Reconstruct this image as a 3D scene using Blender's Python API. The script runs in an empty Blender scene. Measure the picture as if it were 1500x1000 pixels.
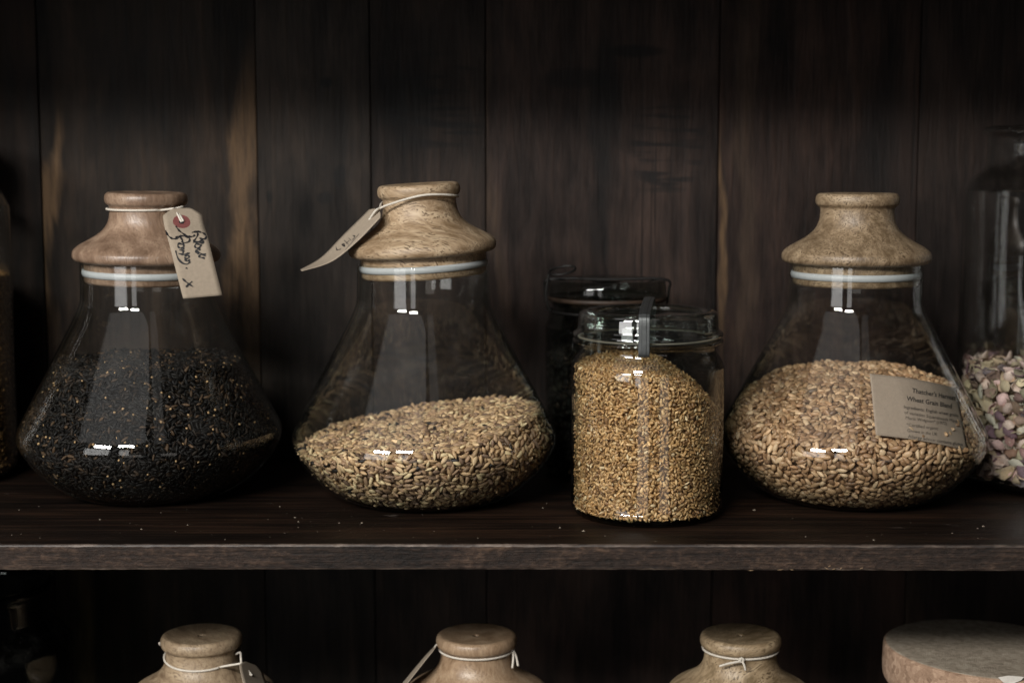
import bpy, bmesh, math, random
import numpy as np
from mathutils import Vector, Matrix, noise

random.seed(7)
rng = np.random.default_rng(11)
SC = bpy.context.scene
COL = SC.collection

# ------------------------------------------------------------------ camera
FPX, PITCH, CAMH = 2350.0, math.radians(6.67), 0.258      # focal length in photo pixels, downward pitch, height over the shelf
cam_d = bpy.data.cameras.new('camera')
cam = bpy.data.objects.new('camera', cam_d)
COL.objects.link(cam)
cam_d.sensor_width = 36.0
cam_d.lens = 36.0 * FPX / 1500.0
cam.location = (0, 0, CAMH)
cam.rotation_euler = (math.radians(90) - PITCH, 0, 0)
cam_d.clip_start, cam_d.clip_end = 0.05, 50
cam_d.dof.use_dof = True
cam_d.dof.focus_distance = 1.122
cam_d.dof.aperture_fstop = 5.2
SC.camera = cam

# ------------------------------------------------------------------ world and lamps
W = bpy.data.worlds.new('World')
SC.world = W
W.use_nodes = True
W.node_tree.nodes['Background'].inputs[0].default_value = (0.75, 0.85, 1.0, 1)
W.node_tree.nodes['Background'].inputs[1].default_value = 0.006


def area(name, loc, target, sx, sy, watts, color):
    d = bpy.data.lights.new(name, 'AREA')
    d.shape = 'RECTANGLE'
    d.size, d.size_y = sx, sy
    d.energy = watts
    d.color = color
    o = bpy.data.objects.new(name, d)
    COL.objects.link(o)
    o.location = loc
    o.rotation_euler = (Vector(target) - Vector(loc)).to_track_quat('-Z', 'Y').to_euler()
    return o


# the room's window, two tall panes to the left behind the photographer, a narrow one to the right, and the pale ceiling
area('window_light', (-1.50, -0.85, 1.20), (0, 1.2, 0.10), 0.62, 0.36, 45, (1.0, 0.97, 0.925))
area('window_light', (-0.70, -1.15, 1.40), (0, 1.2, 0.10), 0.62, 0.36, 45, (1.0, 0.975, 0.935))
area('lower_window_light', (-1.66, -0.85, 0.32), (0, 1.2, 0.10), 0.95, 1.1, 11.0, (1.0, 0.985, 0.965))
area('lower_window_light', (-0.70, -1.20, 0.32), (0, 1.2, 0.10), 0.34, 1.1, 2.8, (1.0, 0.985, 0.965))
area('floor_bounce_light', (-0.45, -1.6, -0.45), (0, 1.2, 0.05), 0.8, 0.7, 1.3, (1.0, 0.93, 0.87))
area('floor_bounce_light', (1.10, -1.5, -0.45), (0, 1.2, 0.05), 0.7, 0.7, 1.0, (1.0, 0.92, 0.85))
area('ceiling_light', (-1.20, -0.52, 2.25), (-0.5, 0.4, 0.0), 2.75, 1.7, 6.6, (1.0, 0.98, 0.96))
area('ceiling_light', (0.48, -0.62, 2.25), (0.3, 0.4, 0.0), 0.42, 1.4, 0.42, (1.0, 0.97, 0.94))

SC.view_settings.view_transform = 'Standard'
SC.view_settings.look = 'None'
SC.view_settings.exposure = 0.0
SC.view_settings.gamma = 1.0
SC.view_settings.use_curve_mapping = False
SC.render.engine = 'CYCLES'
SC.cycles.use_denoising = True
SC.cycles.max_bounces = 10
SC.cycles.diffuse_bounces = 4
SC.cycles.glossy_bounces = 6
SC.cycles.transparent_max_bounces = 40
SC.cycles.caustics_reflective = False
SC.cycles.caustics_refractive = False
SC.cycles.sample_clamp_indirect = 4.0


# ------------------------------------------------------------------ helpers
def px(x, y, Y):
    """point on the vertical plane at distance Y seen at photo pixel x, y"""
    cx, cy = (x - 750.0) / FPX, (500.0 - y) / FPX
    d = Vector((cx, math.cos(PITCH) + cy * math.sin(PITCH), -math.sin(PITCH) + cy * math.cos(PITCH)))
    return Vector((0, 0, CAMH)) + d * (Y / d.y)


def to_px(p):
    v = Vector(p) - Vector((0, 0, CAMH))
    dz = v.y * math.cos(PITCH) - v.z * math.sin(PITCH)
    up = v.y * math.sin(PITCH) + v.z * math.cos(PITCH)
    return 750 + FPX * v.x / dz, 500 - FPX * up / dz


def crom(pts, n=5):
    """Catmull-Rom through a polyline"""
    P = [np.array(p, float) for p in pts]
    out = []
    for i in range(len(P) - 1):
        p0, p1, p2, p3 = P[max(i - 1, 0)], P[i], P[i + 1], P[min(i + 2, len(P) - 1)]
        for k in range(n):
            t = k / n
            out.append(0.5 * (2 * p1 + (p2 - p0) * t + (2 * p0 - 5 * p1 + 4 * p2 - p3) * t * t + (3 * p1 - p0 - 3 * p2 + p3) * t ** 3))
    out.append(P[-1])
    return out


def mesh_obj(name, verts, faces, mat, parent=None, smooth=True, loc=None):
    m = bpy.data.meshes.new(name)
    m.from_pydata([tuple(v) for v in verts], [], faces)
    m.validate()
    if smooth:
        m.polygons.foreach_set('use_smooth', [True] * len(m.polygons))
    m.update()
    o = bpy.data.objects.new(name, m)
    COL.objects.link(o)
    for mm in (mat if isinstance(mat, (list, tuple)) else [mat]):
        m.materials.append(mm)
    if parent:
        o.parent = parent
    if loc is not None:
        o.location = loc
    return o


def tag(o, label=None, cat=None, group=None, kind=None):
    if label: o['label'] = label
    if cat: o['category'] = cat
    if group: o['group'] = group
    if kind: o['kind'] = kind
    return o


def thing(name, loc, label, cat, group=None, rz=0.0):
    o = bpy.data.objects.new(name, None)
    o.empty_display_size = 0.02
    COL.objects.link(o)
    o.location = loc
    o.rotation_euler = (0, 0, rz)
    return tag(o, label, cat, group)


def lathe_data(prof, n=64):
    """surface of revolution of a polyline of (r, z)"""
    verts, faces, rows = [], [], []
    for r, z in prof:
        if r < 1e-6:
            verts.append((0, 0, z)); rows.append([len(verts) - 1])
        else:
            s = len(verts)
            for k in range(n):
                a = 2 * math.pi * k / n
                verts.append((r * math.cos(a), r * math.sin(a), z))
            rows.append(list(range(s, s + n)))
    for A, B in zip(rows, rows[1:]):
        for k in range(n):
            k2 = (k + 1) % n
            if len(A) == 1 and len(B) == 1: break
            if len(A) == 1: faces.append((A[0], B[k2], B[k]))
            elif len(B) == 1: faces.append((A[k], A[k2], B[0]))
            else: faces.append((A[k], A[k2], B[k2], B[k]))
    return verts, faces


def lathe(name, prof, mat, parent=None, n=64, loc=None):
    v, f = lathe_data(prof, n)
    return mesh_obj(name, v, f, mat, parent, True, loc)


def shell(outer, t, base):
    """closed glass wall: outer profile from base centre up to the rim, then the inner wall back down"""
    o = [p for p in crom(outer, 5)]
    inner = []
    for i in range(len(o)):
        a, b = o[max(i - 1, 0)], o[min(i + 1, len(o) - 1)]
        d = b - a
        L = np.linalg.norm(d)
        nrm = np.array((-d[1], d[0])) / max(L, 1e-9)
        q = o[i] + nrm * t
        if q[0] > 0.002:
            inner.append(np.array((q[0], max(q[1], base))))
    keep = [inner[0]]
    for q in inner[1:]:
        if q[1] > keep[-1][1] + 1e-5:
            keep.append(q)
    rim = o[-1]
    inn = [k for k in keep if k[1] < rim[1] - 0.0008]
    prof = [tuple(p) for p in o] + [(rim[0] - t * 0.5, rim[1] + t * 0.25)] + [(inn[-1][0], rim[1] - 0.0002)]
    prof += [tuple(k) for k in reversed(inn)] + [(0.0, base)]
    iz = np.array([k[1] for k in inn]); ir = np.array([k[0] for k in inn])
    iz = np.concatenate([[base], iz]); ir = np.concatenate([[inn[0][0]], ir])
    return prof, (lambda z: float(np.interp(z, iz, ir))), base


def tube(path, r, seg=7, closed=False):
    P = [Vector(p) for p in path]
    verts, faces = [], []
    n = len(P)
    up = Vector((0.13, 0.27, 0.95))
    for i in range(n):
        a = P[(i - 1) % n] if closed else P[max(i - 1, 0)]
        b = P[(i + 1) % n] if closed else P[min(i + 1, n - 1)]
        t = (b - a).normalized()
        s = t.cross(up)
        if s.length < 1e-4: s = t.cross(Vector((1, 0, 0)))
        s.normalize(); u = s.cross(t)
        for k in range(seg):
            an = 2 * math.pi * k / seg
            verts.append(P[i] + s * r * math.cos(an) + u * r * math.sin(an))
    rng_n = n if closed else n - 1
    for i in range(rng_n):
        j = (i + 1) % n
        for k in range(seg):
            k2 = (k + 1) % seg
            faces.append((i * seg + k, i * seg + k2, j * seg + k2, j * seg + k))
    if not closed:
        faces.append(tuple(range(seg - 1, -1, -1)))
        faces.append(tuple(range((n - 1) * seg, n * seg)))
    return verts, faces


def merge(parts):
    V, F = [], []
    for v, f in parts:
        b = len(V)
        V += list(v)
        F += [tuple(i + b for i in q) for q in f]
    return V, F


# ------------------------------------------------------------------ materials
class NT:
    def __init__(self, name):
        self.m = bpy.data.materials.new(name)
        self.m.use_nodes = True
        self.t = self.m.node_tree
        self.t.nodes.clear()
        self.out = self.t.nodes.new('ShaderNodeOutputMaterial')

    def n(self, kind, **kw):
        nd = self.t.nodes.new('ShaderNode' + kind)
        for k, v in kw.items():
            if k[0] == '_':
                setattr(nd, k[1:], v)
            else:
                key = int(k[1:]) if k[0] == 'i' and k[1:].isdigit() else k.replace('__', ' ')
                s = nd.inputs[key]
                if hasattr(v, 'is_linked') or isinstance(v, bpy.types.NodeSocket):
                    self.t.links.new(v, s)
                else:
                    s.default_value = v
        return nd

    def math(self, op, a, b=None, c=None, clamp=False):
        kw = {'i0': a}
        if b is not None: kw['i1'] = b
        if c is not None: kw['i2'] = c
        return self.n('Math', _operation=op, _use_clamp=clamp, **kw).outputs[0]

    def smooth(self, x, a, b):
        """0 below a, 1 above b"""
        r = self.n('MapRange', _interpolation_type='SMOOTHSTEP', _clamp=True, i0=x, i1=a, i2=b, i3=0.0, i4=1.0)
        return r.outputs[0]

    def mix(self, f, a, b):
        nd = self.t.nodes.new('ShaderNodeMix')
        nd.data_type = 'RGBA'
        for s, v in ((nd.inputs[0], f), (nd.inputs[6], a), (nd.inputs[7], b)):
            if isinstance(v, bpy.types.NodeSocket): self.t.links.new(v, s)
            else: s.default_value = v if not isinstance(v, tuple) or len(v) == 4 else (*v, 1)
        return nd.outputs[2]

    def ramp(self, f, stops):
        nd = self.n('ValToRGB', i0=f)
        cr = nd.color_ramp
        while len(cr.elements) < len(stops): cr.elements.new(0.5)
        for e, (p, c) in zip(cr.elements, stops):
            e.position = p; e.color = (*c, 1)
        return nd.outputs[0]

    def coords(self, scale=(1, 1, 1), loc=(0, 0, 0), rot=(0, 0, 0)):
        tc = self.n('TexCoord')
        mp = self.n('Mapping', i0=tc.outputs['Object'])
        mp.inputs['Scale'].default_value = scale
        mp.inputs['Location'].default_value = loc
        mp.inputs['Rotation'].default_value = rot
        return mp.outputs[0]

    def noise(self, vec, scale, detail=4, rough=0.55, dist=0.0):
        nd = self.n('TexNoise', Vector=vec, Scale=scale, Detail=detail, Roughness=rough, Distortion=dist)
        return nd.outputs['Fac']

    def bump(self, h, strength, dist):
        return self.n('Bump', Strength=strength, Distance=dist, Height=h).outputs[0]

    def principled(self, **kw):
        p = self.n('BsdfPrincipled', **kw)
        self.t.links.new(p.outputs[0], self.out.inputs[0])
        return self.m


def glass_material(name, tint, edge, rough=0.0, wav=0.045, epow=3.2, f0=0.042, dust=1.0):
    """thin clear glass: Schlick reflection over a slightly tinted clear wall, darker where the wall is seen edge-on"""
    N = NT(name)
    v = N.coords()
    wave = N.noise(v, 17.0, 1, 0.4)
    bp = N.bump(wave, wav, 0.004)
    lw = N.n('LayerWeight', Blend=0.5, Normal=bp)
    f = lw.outputs['Facing']
    f5 = N.math('POWER', f, 5.0)
    sch = N.math('MULTIPLY_ADD', f5, 0.9, f0)
    f3 = N.math('POWER', f, epow)
    tc = N.mix(f3, (*tint, 1), (*edge, 1))
    tr = N.n('BsdfTransparent', Color=tc)
    gl = N.n('BsdfGlossy', Roughness=rough, Normal=bp)
    gl.inputs['Color'].default_value = (1, 1, 1, 1)
    ms = N.n('MixShader', i0=sch, i1=tr.outputs[0], i2=gl.outputs[0])
    # a thin film of dust and finger marks
    dn = N.noise(v, 38.0, 5, 0.65)
    sp = N.noise(v, 900.0, 1, 0.5)
    df = N.math('MULTIPLY_ADD', N.smooth(dn, 0.5, 0.72), 0.007 * dust, 0.0005 * dust)
    df = N.math('ADD', df, N.math('MULTIPLY', N.smooth(sp, 0.76, 0.80), 0.08))
    du = N.n('BsdfDiffuse')
    du.inputs['Color'].default_value = (0.7, 0.67, 0.62, 1)
    m2 = N.n('MixShader', i0=df, i1=ms.outputs[0], i2=du.outputs[0])
    N.t.links.new(m2.outputs[0], N.out.inputs[0])
    return N.m


def turned_wood(name, dark, mid, light, seed, rot=(0, 0, 0), rough=0.42, ringscale=95.0, pores=1.0):
    """mango wood: soft growth bands, swirls and short dark pores following the grain"""
    N = NT(name)
    base = N.coords(loc=(seed * 0.37, seed * 0.21, seed * 0.11), rot=rot)
    warpn = N.n('TexNoise', Vector=base, Scale=28.0, Detail=2.0)
    wsub = N.n('VectorMath', _operation='SUBTRACT', i0=warpn.outputs['Color'], i1=(0.5, 0.5, 0.5))
    wmul = N.n('VectorMath', _operation='SCALE', i0=wsub.outputs[0], Scale=0.022)
    wv = N.n('VectorMath', _operation='ADD', i0=base, i1=wmul.outputs[0]).outputs[0]

    def along(k, sc, det, off):
        mp = N.n('Mapping', i0=wv)
        mp.inputs['Scale'].default_value = (1, 1, k)
        mp.inputs['Location'].default_value = (off, off * .5, off * .2)
        return N.noise(mp.outputs[0], sc, det, 0.55)
    sw = N.noise(base, 18.0, 3, 0.5)
    band = along(0.22, ringscale * 1.6, 3, seed)
    fine = along(0.16, 620.0, 3, seed + 3)
    pr = along(0.16, 900.0, 2, seed + 6)
    mixv = N.math('ADD', N.math('MULTIPLY', band, 0.52), N.math('MULTIPLY', sw, 0.30))
    mixv = N.math('ADD', mixv, N.math('MULTIPLY', fine, 0.24))
    col = N.ramp(mixv, [(0.40, dark), (0.52, mid), (0.64, light)])
    gate = N.smooth(band, 0.38, 0.58)
    pore = N.math('MULTIPLY', N.smooth(pr, 0.54, 0.63), N.math('MULTIPLY_ADD', gate, 0.7, 0.3))
    pore = N.math('MULTIPLY', pore, 0.85 * pores)
    col = N.mix(pore, col, (dark[0] * .42, dark[1] * .38, dark[2] * .34))
    h = N.math('SUBTRACT', fine, pore)
    rg = N.math('MULTIPLY_ADD', sw, 0.25, rough - 0.12)
    return N.principled(Base__Color=col, Roughness=rg, Normal=N.bump(h, 0.3, 0.0008))


def board_wood(name, seed, base, lite, edges=(), stains=(), saw=None, halfw=0.1):
    """dark stained plank: vertical grain, pale sapwood along some edges, stains and saw marks"""
    N = NT(name)
    tc = N.n('TexCoord')
    sep = N.n('SeparateXYZ', i0=tc.outputs['Object'])
    X, Z = sep.outputs[0], sep.outputs[2]
    off = (seed * 1.7, seed * 0.9, seed * 2.3)
    big = N.noise(N.coords(scale=(1, 1, 0.16), loc=off), 30.0, 5, 0.6, 0.8)
    grain = N.noise(N.coords(scale=(1, 1, 0.085), loc=off), 210.0, 6, 0.70, 0.3)
    cloud = N.noise(N.coords(scale=(1, 1, 0.55), loc=off), 14.0, 5, 0.6, 0.5)
    v = N.math('ADD', N.math('MULTIPLY', big, 0.36), N.math('ADD', N.math('MULTIPLY', grain, 0.24), N.math('MULTIPLY', cloud, 0.40)))
    dk = tuple(c * 0.20 for c in base)
    col = N.ramp(v, [(0.40, dk), (0.50, base), (0.60, lite)])
    lines = N.noise(N.coords(scale=(1, 1, 0.018), loc=off), 330.0, 3, 0.6, 0.15)
    ln = N.math('MULTIPLY', N.smooth(lines, 0.60, 0.68), N.smooth(cloud, 0.42, 0.58))
    col = N.mix(N.math('MULTIPLY', ln, 0.8), col, (0.005, 0.004, 0.0035))
    warp = N.math('MULTIPLY', N.math('SUBTRACT', N.noise(N.coords(scale=(1, 1, 0.45), loc=off), 11.0, 3), 0.5), 0.075)
    xw = N.math('ADD', X, warp)
    for (x0, w, z0, z1, amt, scol) in edges:
        d = N.math('ABSOLUTE', N.math('SUBTRACT', xw, x0))
        k = N.math('SUBTRACT', 1.0, N.math('DIVIDE', d, w))
        k = N.math('ADD', k, N.math('MULTIPLY', N.math('SUBTRACT', big, 0.5), 2.2))
        m = N.math('MULTIPLY', N.smooth(k, 0.15, 0.75), N.smooth(d, w * 1.6, w * 0.9))
        m = N.math('MULTIPLY', m, N.smooth(Z, z0 - 0.06, z0 + 0.04))
        m = N.math('MULTIPLY', m, N.math('SUBTRACT', 1.0, N.smooth(Z, z1 - 0.05, z1 + 0.05)))
        m = N.math('MULTIPLY', m, N.math('MULTIPLY_ADD', grain, 2.4, -0.55, clamp=True))
        m = N.math('MULTIPLY', m, amt, clamp=True)
        col = N.mix(m, col, scol)
    for (x0, z0, rx, rz, amt) in stains:
        dx = N.math('DIVIDE', N.math('SUBTRACT', N.math('ADD', X, N.math('MULTIPLY', warp, 0.7)), x0), rx)
        dz = N.math('DIVIDE', N.math('SUBTRACT', Z, z0), rz)
        rr = N.math('ADD', N.math('MULTIPLY', dx, dx), N.math('MULTIPLY', dz, dz))
        m = N.math('MULTIPLY', N.math('SUBTRACT', 1.0, N.smooth(rr, 0.2, 1.2)), amt)
        col = N.mix(m, col, (0.006, 0.006, 0.006))
    if saw:
        x0, z0, rx, rz = saw
        ws = N.noise(N.coords(scale=(0.10, 1, 1.0), loc=off), 170.0, 2, 0.5)
        dx = N.math('DIVIDE', N.math('SUBTRACT', X, x0), rx)
        dz = N.math('DIVIDE', N.math('SUBTRACT', Z, z0), rz)
        rr = N.math('ADD', N.math('MULTIPLY', dx, dx), N.math('MULTIPLY', dz, dz))
        m = N.math('MULTIPLY', N.math('SUBTRACT', 1.0, N.smooth(rr, 0.4, 1.1)), N.smooth(ws, 0.5, 0.62))
        col = N.mix(N.math('MULTIPLY', m, 0.85), col, (0.006, 0.006, 0.006))
    rg = N.math('MULTIPLY_ADD', grain, 0.3, 0.45)
    return N.principled(Base__Color=col, Roughness=rg, Normal=N.bump(N.math('ADD', grain, big), 0.45, 0.0025), **{'Specular__IOR__Level': 0.15})


def attr_material(name, rough=0.5, spec=0.4, bump=0.0, scale=900.0, var=0.3):
    """kernel colour from the mesh, with fine husk streaks"""
    N = NT(name)
    at = N.n('Attribute', _attribute_name='Col')
    ns = N.noise(N.coords(), scale, 3, 0.6)
    k = N.math('MULTIPLY_ADD', ns, var * 2, 1.0 - var)
    hs = N.n('HueSaturation', Value=k, Color=at.outputs['Color'])
    kw = {}
    if bump: kw['Normal'] = N.bump(ns, bump, 0.0004)
    return N.principled(Base__Color=hs.outputs[0], Roughness=rough, Specular__IOR__Level=spec, **kw)


GLASS = glass_material('clear_glass', (0.985, 0.99, 0.985), (0.55, 0.62, 0.60), f0=0.031)
GLASS_OLD = glass_material('old_glass', (0.95, 0.955, 0.95), (0.55, 0.58, 0.56), wav=0.12, f0=0.11)
GLASS_CLIP = glass_material('pressed_glass', (0.975, 0.985, 0.98), (0.16, 0.21, 0.185), wav=0.2, epow=2.6)
GLASS_BASE = glass_material('thick_base_glass', (0.42, 0.48, 0.45), (0.12, 0.16, 0.14), wav=0.2)  # dark tint stands for absorption and dim inner reflections of thick glass
GLASS_DARK = glass_material('smoky_glass', (0.60, 0.64, 0.62), (0.2, 0.24, 0.22), wav=0.25, f0=0.03)
GLASS_LID = glass_material('thick_pressed_glass', (0.86, 0.89, 0.87), (0.22, 0.28, 0.25), wav=0.16, epow=2.0, f0=0.15, dust=4.0)


def simple(name, col, rough=0.5, noise_scale=0, var=0.2, bump=0.0, metallic=0.0, spec=0.4):
    N = NT(name)
    kw = dict(Roughness=rough, Metallic=metallic, Specular__IOR__Level=spec)
    if noise_scale:
        ns = N.noise(N.coords(), noise_scale, 5, 0.6)
        c = N.ramp(ns, [(0.25, tuple(x * (1 - var) for x in col)), (0.75, tuple(min(1, x * (1 + var)) for x in col))])
        kw['Base__Color'] = c
        if bump: kw['Normal'] = N.bump(ns, bump, 0.001)
    else:
        kw['Base__Color'] = (*col, 1)
    return N.principled(**kw)


SILICONE = simple('white_silicone', (0.40, 0.42, 0.42), 0.45, 300, 0.06)
STRING = simple('cotton_string', (0.64, 0.59, 0.51), 0.9, 2200, 0.2, 0.6)
PAPER = simple('manila_card', (0.30, 0.245, 0.185), 0.85, 420, 0.10, 0.12)
KRAFT = simple('kraft_paper', (0.31, 0.245, 0.19), 0.8, 500, 0.10, 0.12)
EYELET = simple('red_card', (0.17, 0.052, 0.047), 0.8, 500, 0.15)
INK = simple('black_ink', (0.012, 0.012, 0.014), 0.5)
PRINT = simple('printed_ink', (0.05, 0.042, 0.038), 0.7)
STEEL = simple('grey_steel', (0.095, 0.10, 0.10), 0.45, 200, 0.2, 0.1, 0.75)
DARKSTEEL = simple('dark_steel', (0.018, 0.017, 0.016), 0.45, 200, 0.3, 0.1, 0.5)
RUBBER = simple('orange_rubber', (0.03, 0.018, 0.011), 0.6, 60, 0.7)
CRUMB = simple('crumb', (0.20, 0.165, 0.125), 0.8, 900, 0.3)
SPLINTER = simple('raw_wood', (0.50, 0.34, 0.20), 0.8, 900, 0.3)

WOOD_RED = turned_wood('reddish_mango_wood', (0.130, 0.080, 0.052), (0.225, 0.148, 0.100), (0.33, 0.230, 0.160), 3.1, rot=(0.3, 0.2, 0.4), rough=0.36, ringscale=60, pores=0.35)
WOOD_PALE = turned_wood('pale_mango_wood', (0.20, 0.130, 0.070), (0.37, 0.265, 0.165), (0.52, 0.40, 0.265), 7.7, rot=(1.35, 0.3, 0.2), rough=0.5)
WOOD_BROWN = turned_wood('brown_mango_wood', (0.125, 0.083, 0.046), (0.25, 0.178, 0.108), (0.37, 0.275, 0.175), 12.9, rot=(0.7, 0.9, 0.4), rough=0.46)
WOOD_GREY = turned_wood('greyish_mango_wood', (0.16, 0.108, 0.066), (0.30, 0.22, 0.14), (0.42, 0.32, 0.21), 20.3, rot=(1.2, 0.2, 1.0), rough=0.42, pores=0.7)
WOOD_WARM = turned_wood('warm_mango_wood', (0.17, 0.108, 0.060), (0.31, 0.21, 0.13), (0.42, 0.305, 0.20), 25.1, rot=(0.2, 0.1, 0.2), rough=0.38, ringscale=60, pores=0.4)
WOOD_OLIVE = turned_wood('golden_mango_wood', (0.16, 0.112, 0.058), (0.31, 0.225, 0.135), (0.44, 0.335, 0.21), 33.3, rot=(0.9, 1.1, 0.1), rough=0.46)

# ------------------------------------------------------------------ the cabinet
D0 = 1.205                   # distance of the stopper jars' row
SHELF_FRONT, WALL = 1.044, 1.36
SHELF_T = 0.0178
LOW = -0.333
HALF = 0.575
cab = thing('wooden_cabinet', (0, SHELF_FRONT, LOW - 0.02), 'dark stained wooden cabinet of open shelves with a plank back', 'cabinet')
CABI = cab.location


def wall_x(p): return (p - 750) / FPX * 1.363


def wall_z(y): return px(750, y, WALL).z


def box(name, x0, x1, y0, y1, z0, z1, mat, parent, bev=0.0015):
    bm = bmesh.new()
    bmesh.ops.create_cube(bm, size=1.0)
    c = Vector(((x0 + x1) / 2, (y0 + y1) / 2, (z0 + z1) / 2))
    for v in bm.verts:
        v.co = Vector((v.co.x * (x1 - x0), v.co.y * (y1 - y0), v.co.z * (z1 - z0)))
    bmesh.ops.bevel(bm, geom=list(bm.edges), offset=bev, segments=2, affect='EDGES', profile=0.6)
    m = bpy.data.meshes.new(name)
    bm.to_mesh(m); bm.free()
    o = bpy.data.objects.new(name, m)
    COL.objects.link(o)
    m.materials.append(mat)
    o.location = c - (CABI if parent is cab else Vector((0, 0, 0)))
    o.parent = parent
    return o


seams = [-HALF, wall_x(65), wall_x(380), wall_x(545), wall_x(712), wall_x(1050), wall_x(1340), HALF]
Z0, Z1 = LOW - 0.02, 0.48
ZC = (Z0 + Z1) / 2
GOLD = (0.105, 0.064, 0.034)
DULL = (0.062, 0.041, 0.027)
boards = []
for i in range(len(seams) - 1):
    x0, x1 = seams[i] + 0.0004, seams[i + 1] - 0.0004
    hw, xc = (x1 - x0) / 2, (x0 + x1) / 2
    base = [(0.012, 0.0078, 0.0058), (0.017, 0.0118, 0.0085), (0.0155, 0.0120, 0.0098), (0.0165, 0.0118, 0.0096), (0.0215, 0.0142, 0.0117), (0.0205, 0.0125, 0.0098), (0.014, 0.0098, 0.0082)][i]
    lite = (base[0] * 2.1, base[1] * 2.0, base[2] * 1.9)
    edges, stains, saw = [], [], None
    L = lambda p: wall_x(p) - xc
    if i == 1:
        edges = [(L(86), 0.013, wall_z(430) - ZC, wall_z(190) - ZC, 1.3, GOLD), (L(364), 0.024, wall_z(480) - ZC, wall_z(120) - ZC, 1.1, GOLD),
                 (L(104), 0.012, Z0 - ZC, wall_z(800) - ZC, 0.9, GOLD)]
        stains = [(L(215), wall_z(60) - ZC, 0.05, 0.10, 0.5)]
    if i == 2:
        stains = [(L(480), wall_z(190) - ZC, 0.02, 0.05, 0.5), (L(470), wall_z(121) - ZC, 0.006, 0.005, 0.9), (L(497), wall_z(258) - ZC, 0.006, 0.012, 0.8), (L(402), wall_z(288) - ZC, 0.004, 0.006, 0.8), (L(480), wall_z(290) - ZC, 0.006, 0.006, 0.7)]
    if i == 3:
        saw = (L(640), wall_z(150) - ZC, 0.055, 0.045)
        stains = [(L(600), wall_z(160) - ZC, 0.03, 0.04, 0.45)]
    if i == 4:
        stains = [(L(880), wall_z(170) - ZC, 0.015, 0.075, 0.75), (L(925), wall_z(75) - ZC, 0.03, 0.006, 0.8), (L(842), wall_z(115) - ZC, 0.028, 0.010, 0.6), (L(870), wall_z(330) - ZC, 0.010, 0.035, 0.5)]
        saw = (L(975), wall_z(215) - ZC, 0.035, 0.045)
        edges = [(L(728), 0.010, wall_z(420) - ZC, wall_z(60) - ZC, 0.6, DULL)]
    if i == 5:
        edges = [(L(1068), 0.006, wall_z(470) - ZC, wall_z(240) - ZC, 1.3, GOLD), (L(1105), 0.016, wall_z(520) - ZC, wall_z(0) - ZC, 0.5, DULL)]
        stains = [(L(1300), wall_z(220) - ZC, 0.03, 0.09, 0.6)]
    if i == 6:
        edges = [(L(1350), 0.012, wall_z(980) - ZC, wall_z(860) - ZC, 0.8, DULL)]
    mat = board_wood('plank_%d' % i, i + 1.3, base, lite, edges, stains, saw, hw)
    dy = [0.0, 0.001, 0.0, 0.0008, 0.0018, 0.0003, 0.0012][i]
    boards.append(box('back_board', x0, x1, WALL + dy, WALL + dy + 0.012, Z0, Z1, mat, cab, 0.0009))
PLAIN = board_wood('plank_plain', 40.0, (0.020, 0.014, 0.011), (0.040, 0.027, 0.021))
box('backing_sheet', -HALF, HALF, WALL + 0.015, WALL + 0.019, Z0, Z1, PLAIN, cab, 0.0005)
box('unseen_side_panel', -HALF - 0.0215, -HALF - 0.0015, SHELF_FRONT - 0.004, WALL + 0.02, Z0, Z1, PLAIN, cab)  # unseen sides, set close in so the boards' left edge falls in shade
box('unseen_side_panel', HALF + 0.0015, HALF + 0.0215, SHELF_FRONT - 0.004, WALL + 0.02, Z0, Z1, PLAIN, cab)


def shelf_material(name):
    N = NT(name)
    tc = N.n('TexCoord')
    g = N.noise(N.coords(scale=(0.035, 1, 1)), 230.0, 5, 0.62, 0.2)
    b = N.noise(N.coords(scale=(0.12, 1, 1)), 26.0, 4, 0.55, 0.4)
    c = N.noise(N.coords(scale=(1, 1, 1)), 13.0, 3, 0.5)
    v = N.math('ADD', N.math('MULTIPLY', g, 0.5), N.math('ADD', N.math('MULTIPLY', b, 0.45), N.math('MULTIPLY', c, 0.15)))
    col = N.ramp(v, [(0.40, (0.0016, 0.0011, 0.0009)), (0.55, (0.0085, 0.0048, 0.0032)), (0.70, (0.032, 0.0160, 0.0092))])
    # pale scuffs and dust
    sc = N.noise(N.coords(scale=(0.4, 1, 1), loc=(3, 1, 0)), 95.0, 6, 0.7)
    sg = N.noise(N.coords(loc=(9, 2, 0)), 12.0, 2)
    m = N.math('MULTIPLY', N.smooth(sc, 0.64, 0.74), N.smooth(sg, 0.48, 0.66))
    col = N.mix(N.math('MULTIPLY', m, 0.55), col, (0.16, 0.13, 0.11))
    rg = N.math('MULTIPLY_ADD', g, 0.3, 0.36)
    return N.principled(Base__Color=col, Roughness=rg, Normal=N.bump(g, 0.45, 0.0015), **{'Specular__IOR__Level': 0.12})


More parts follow.
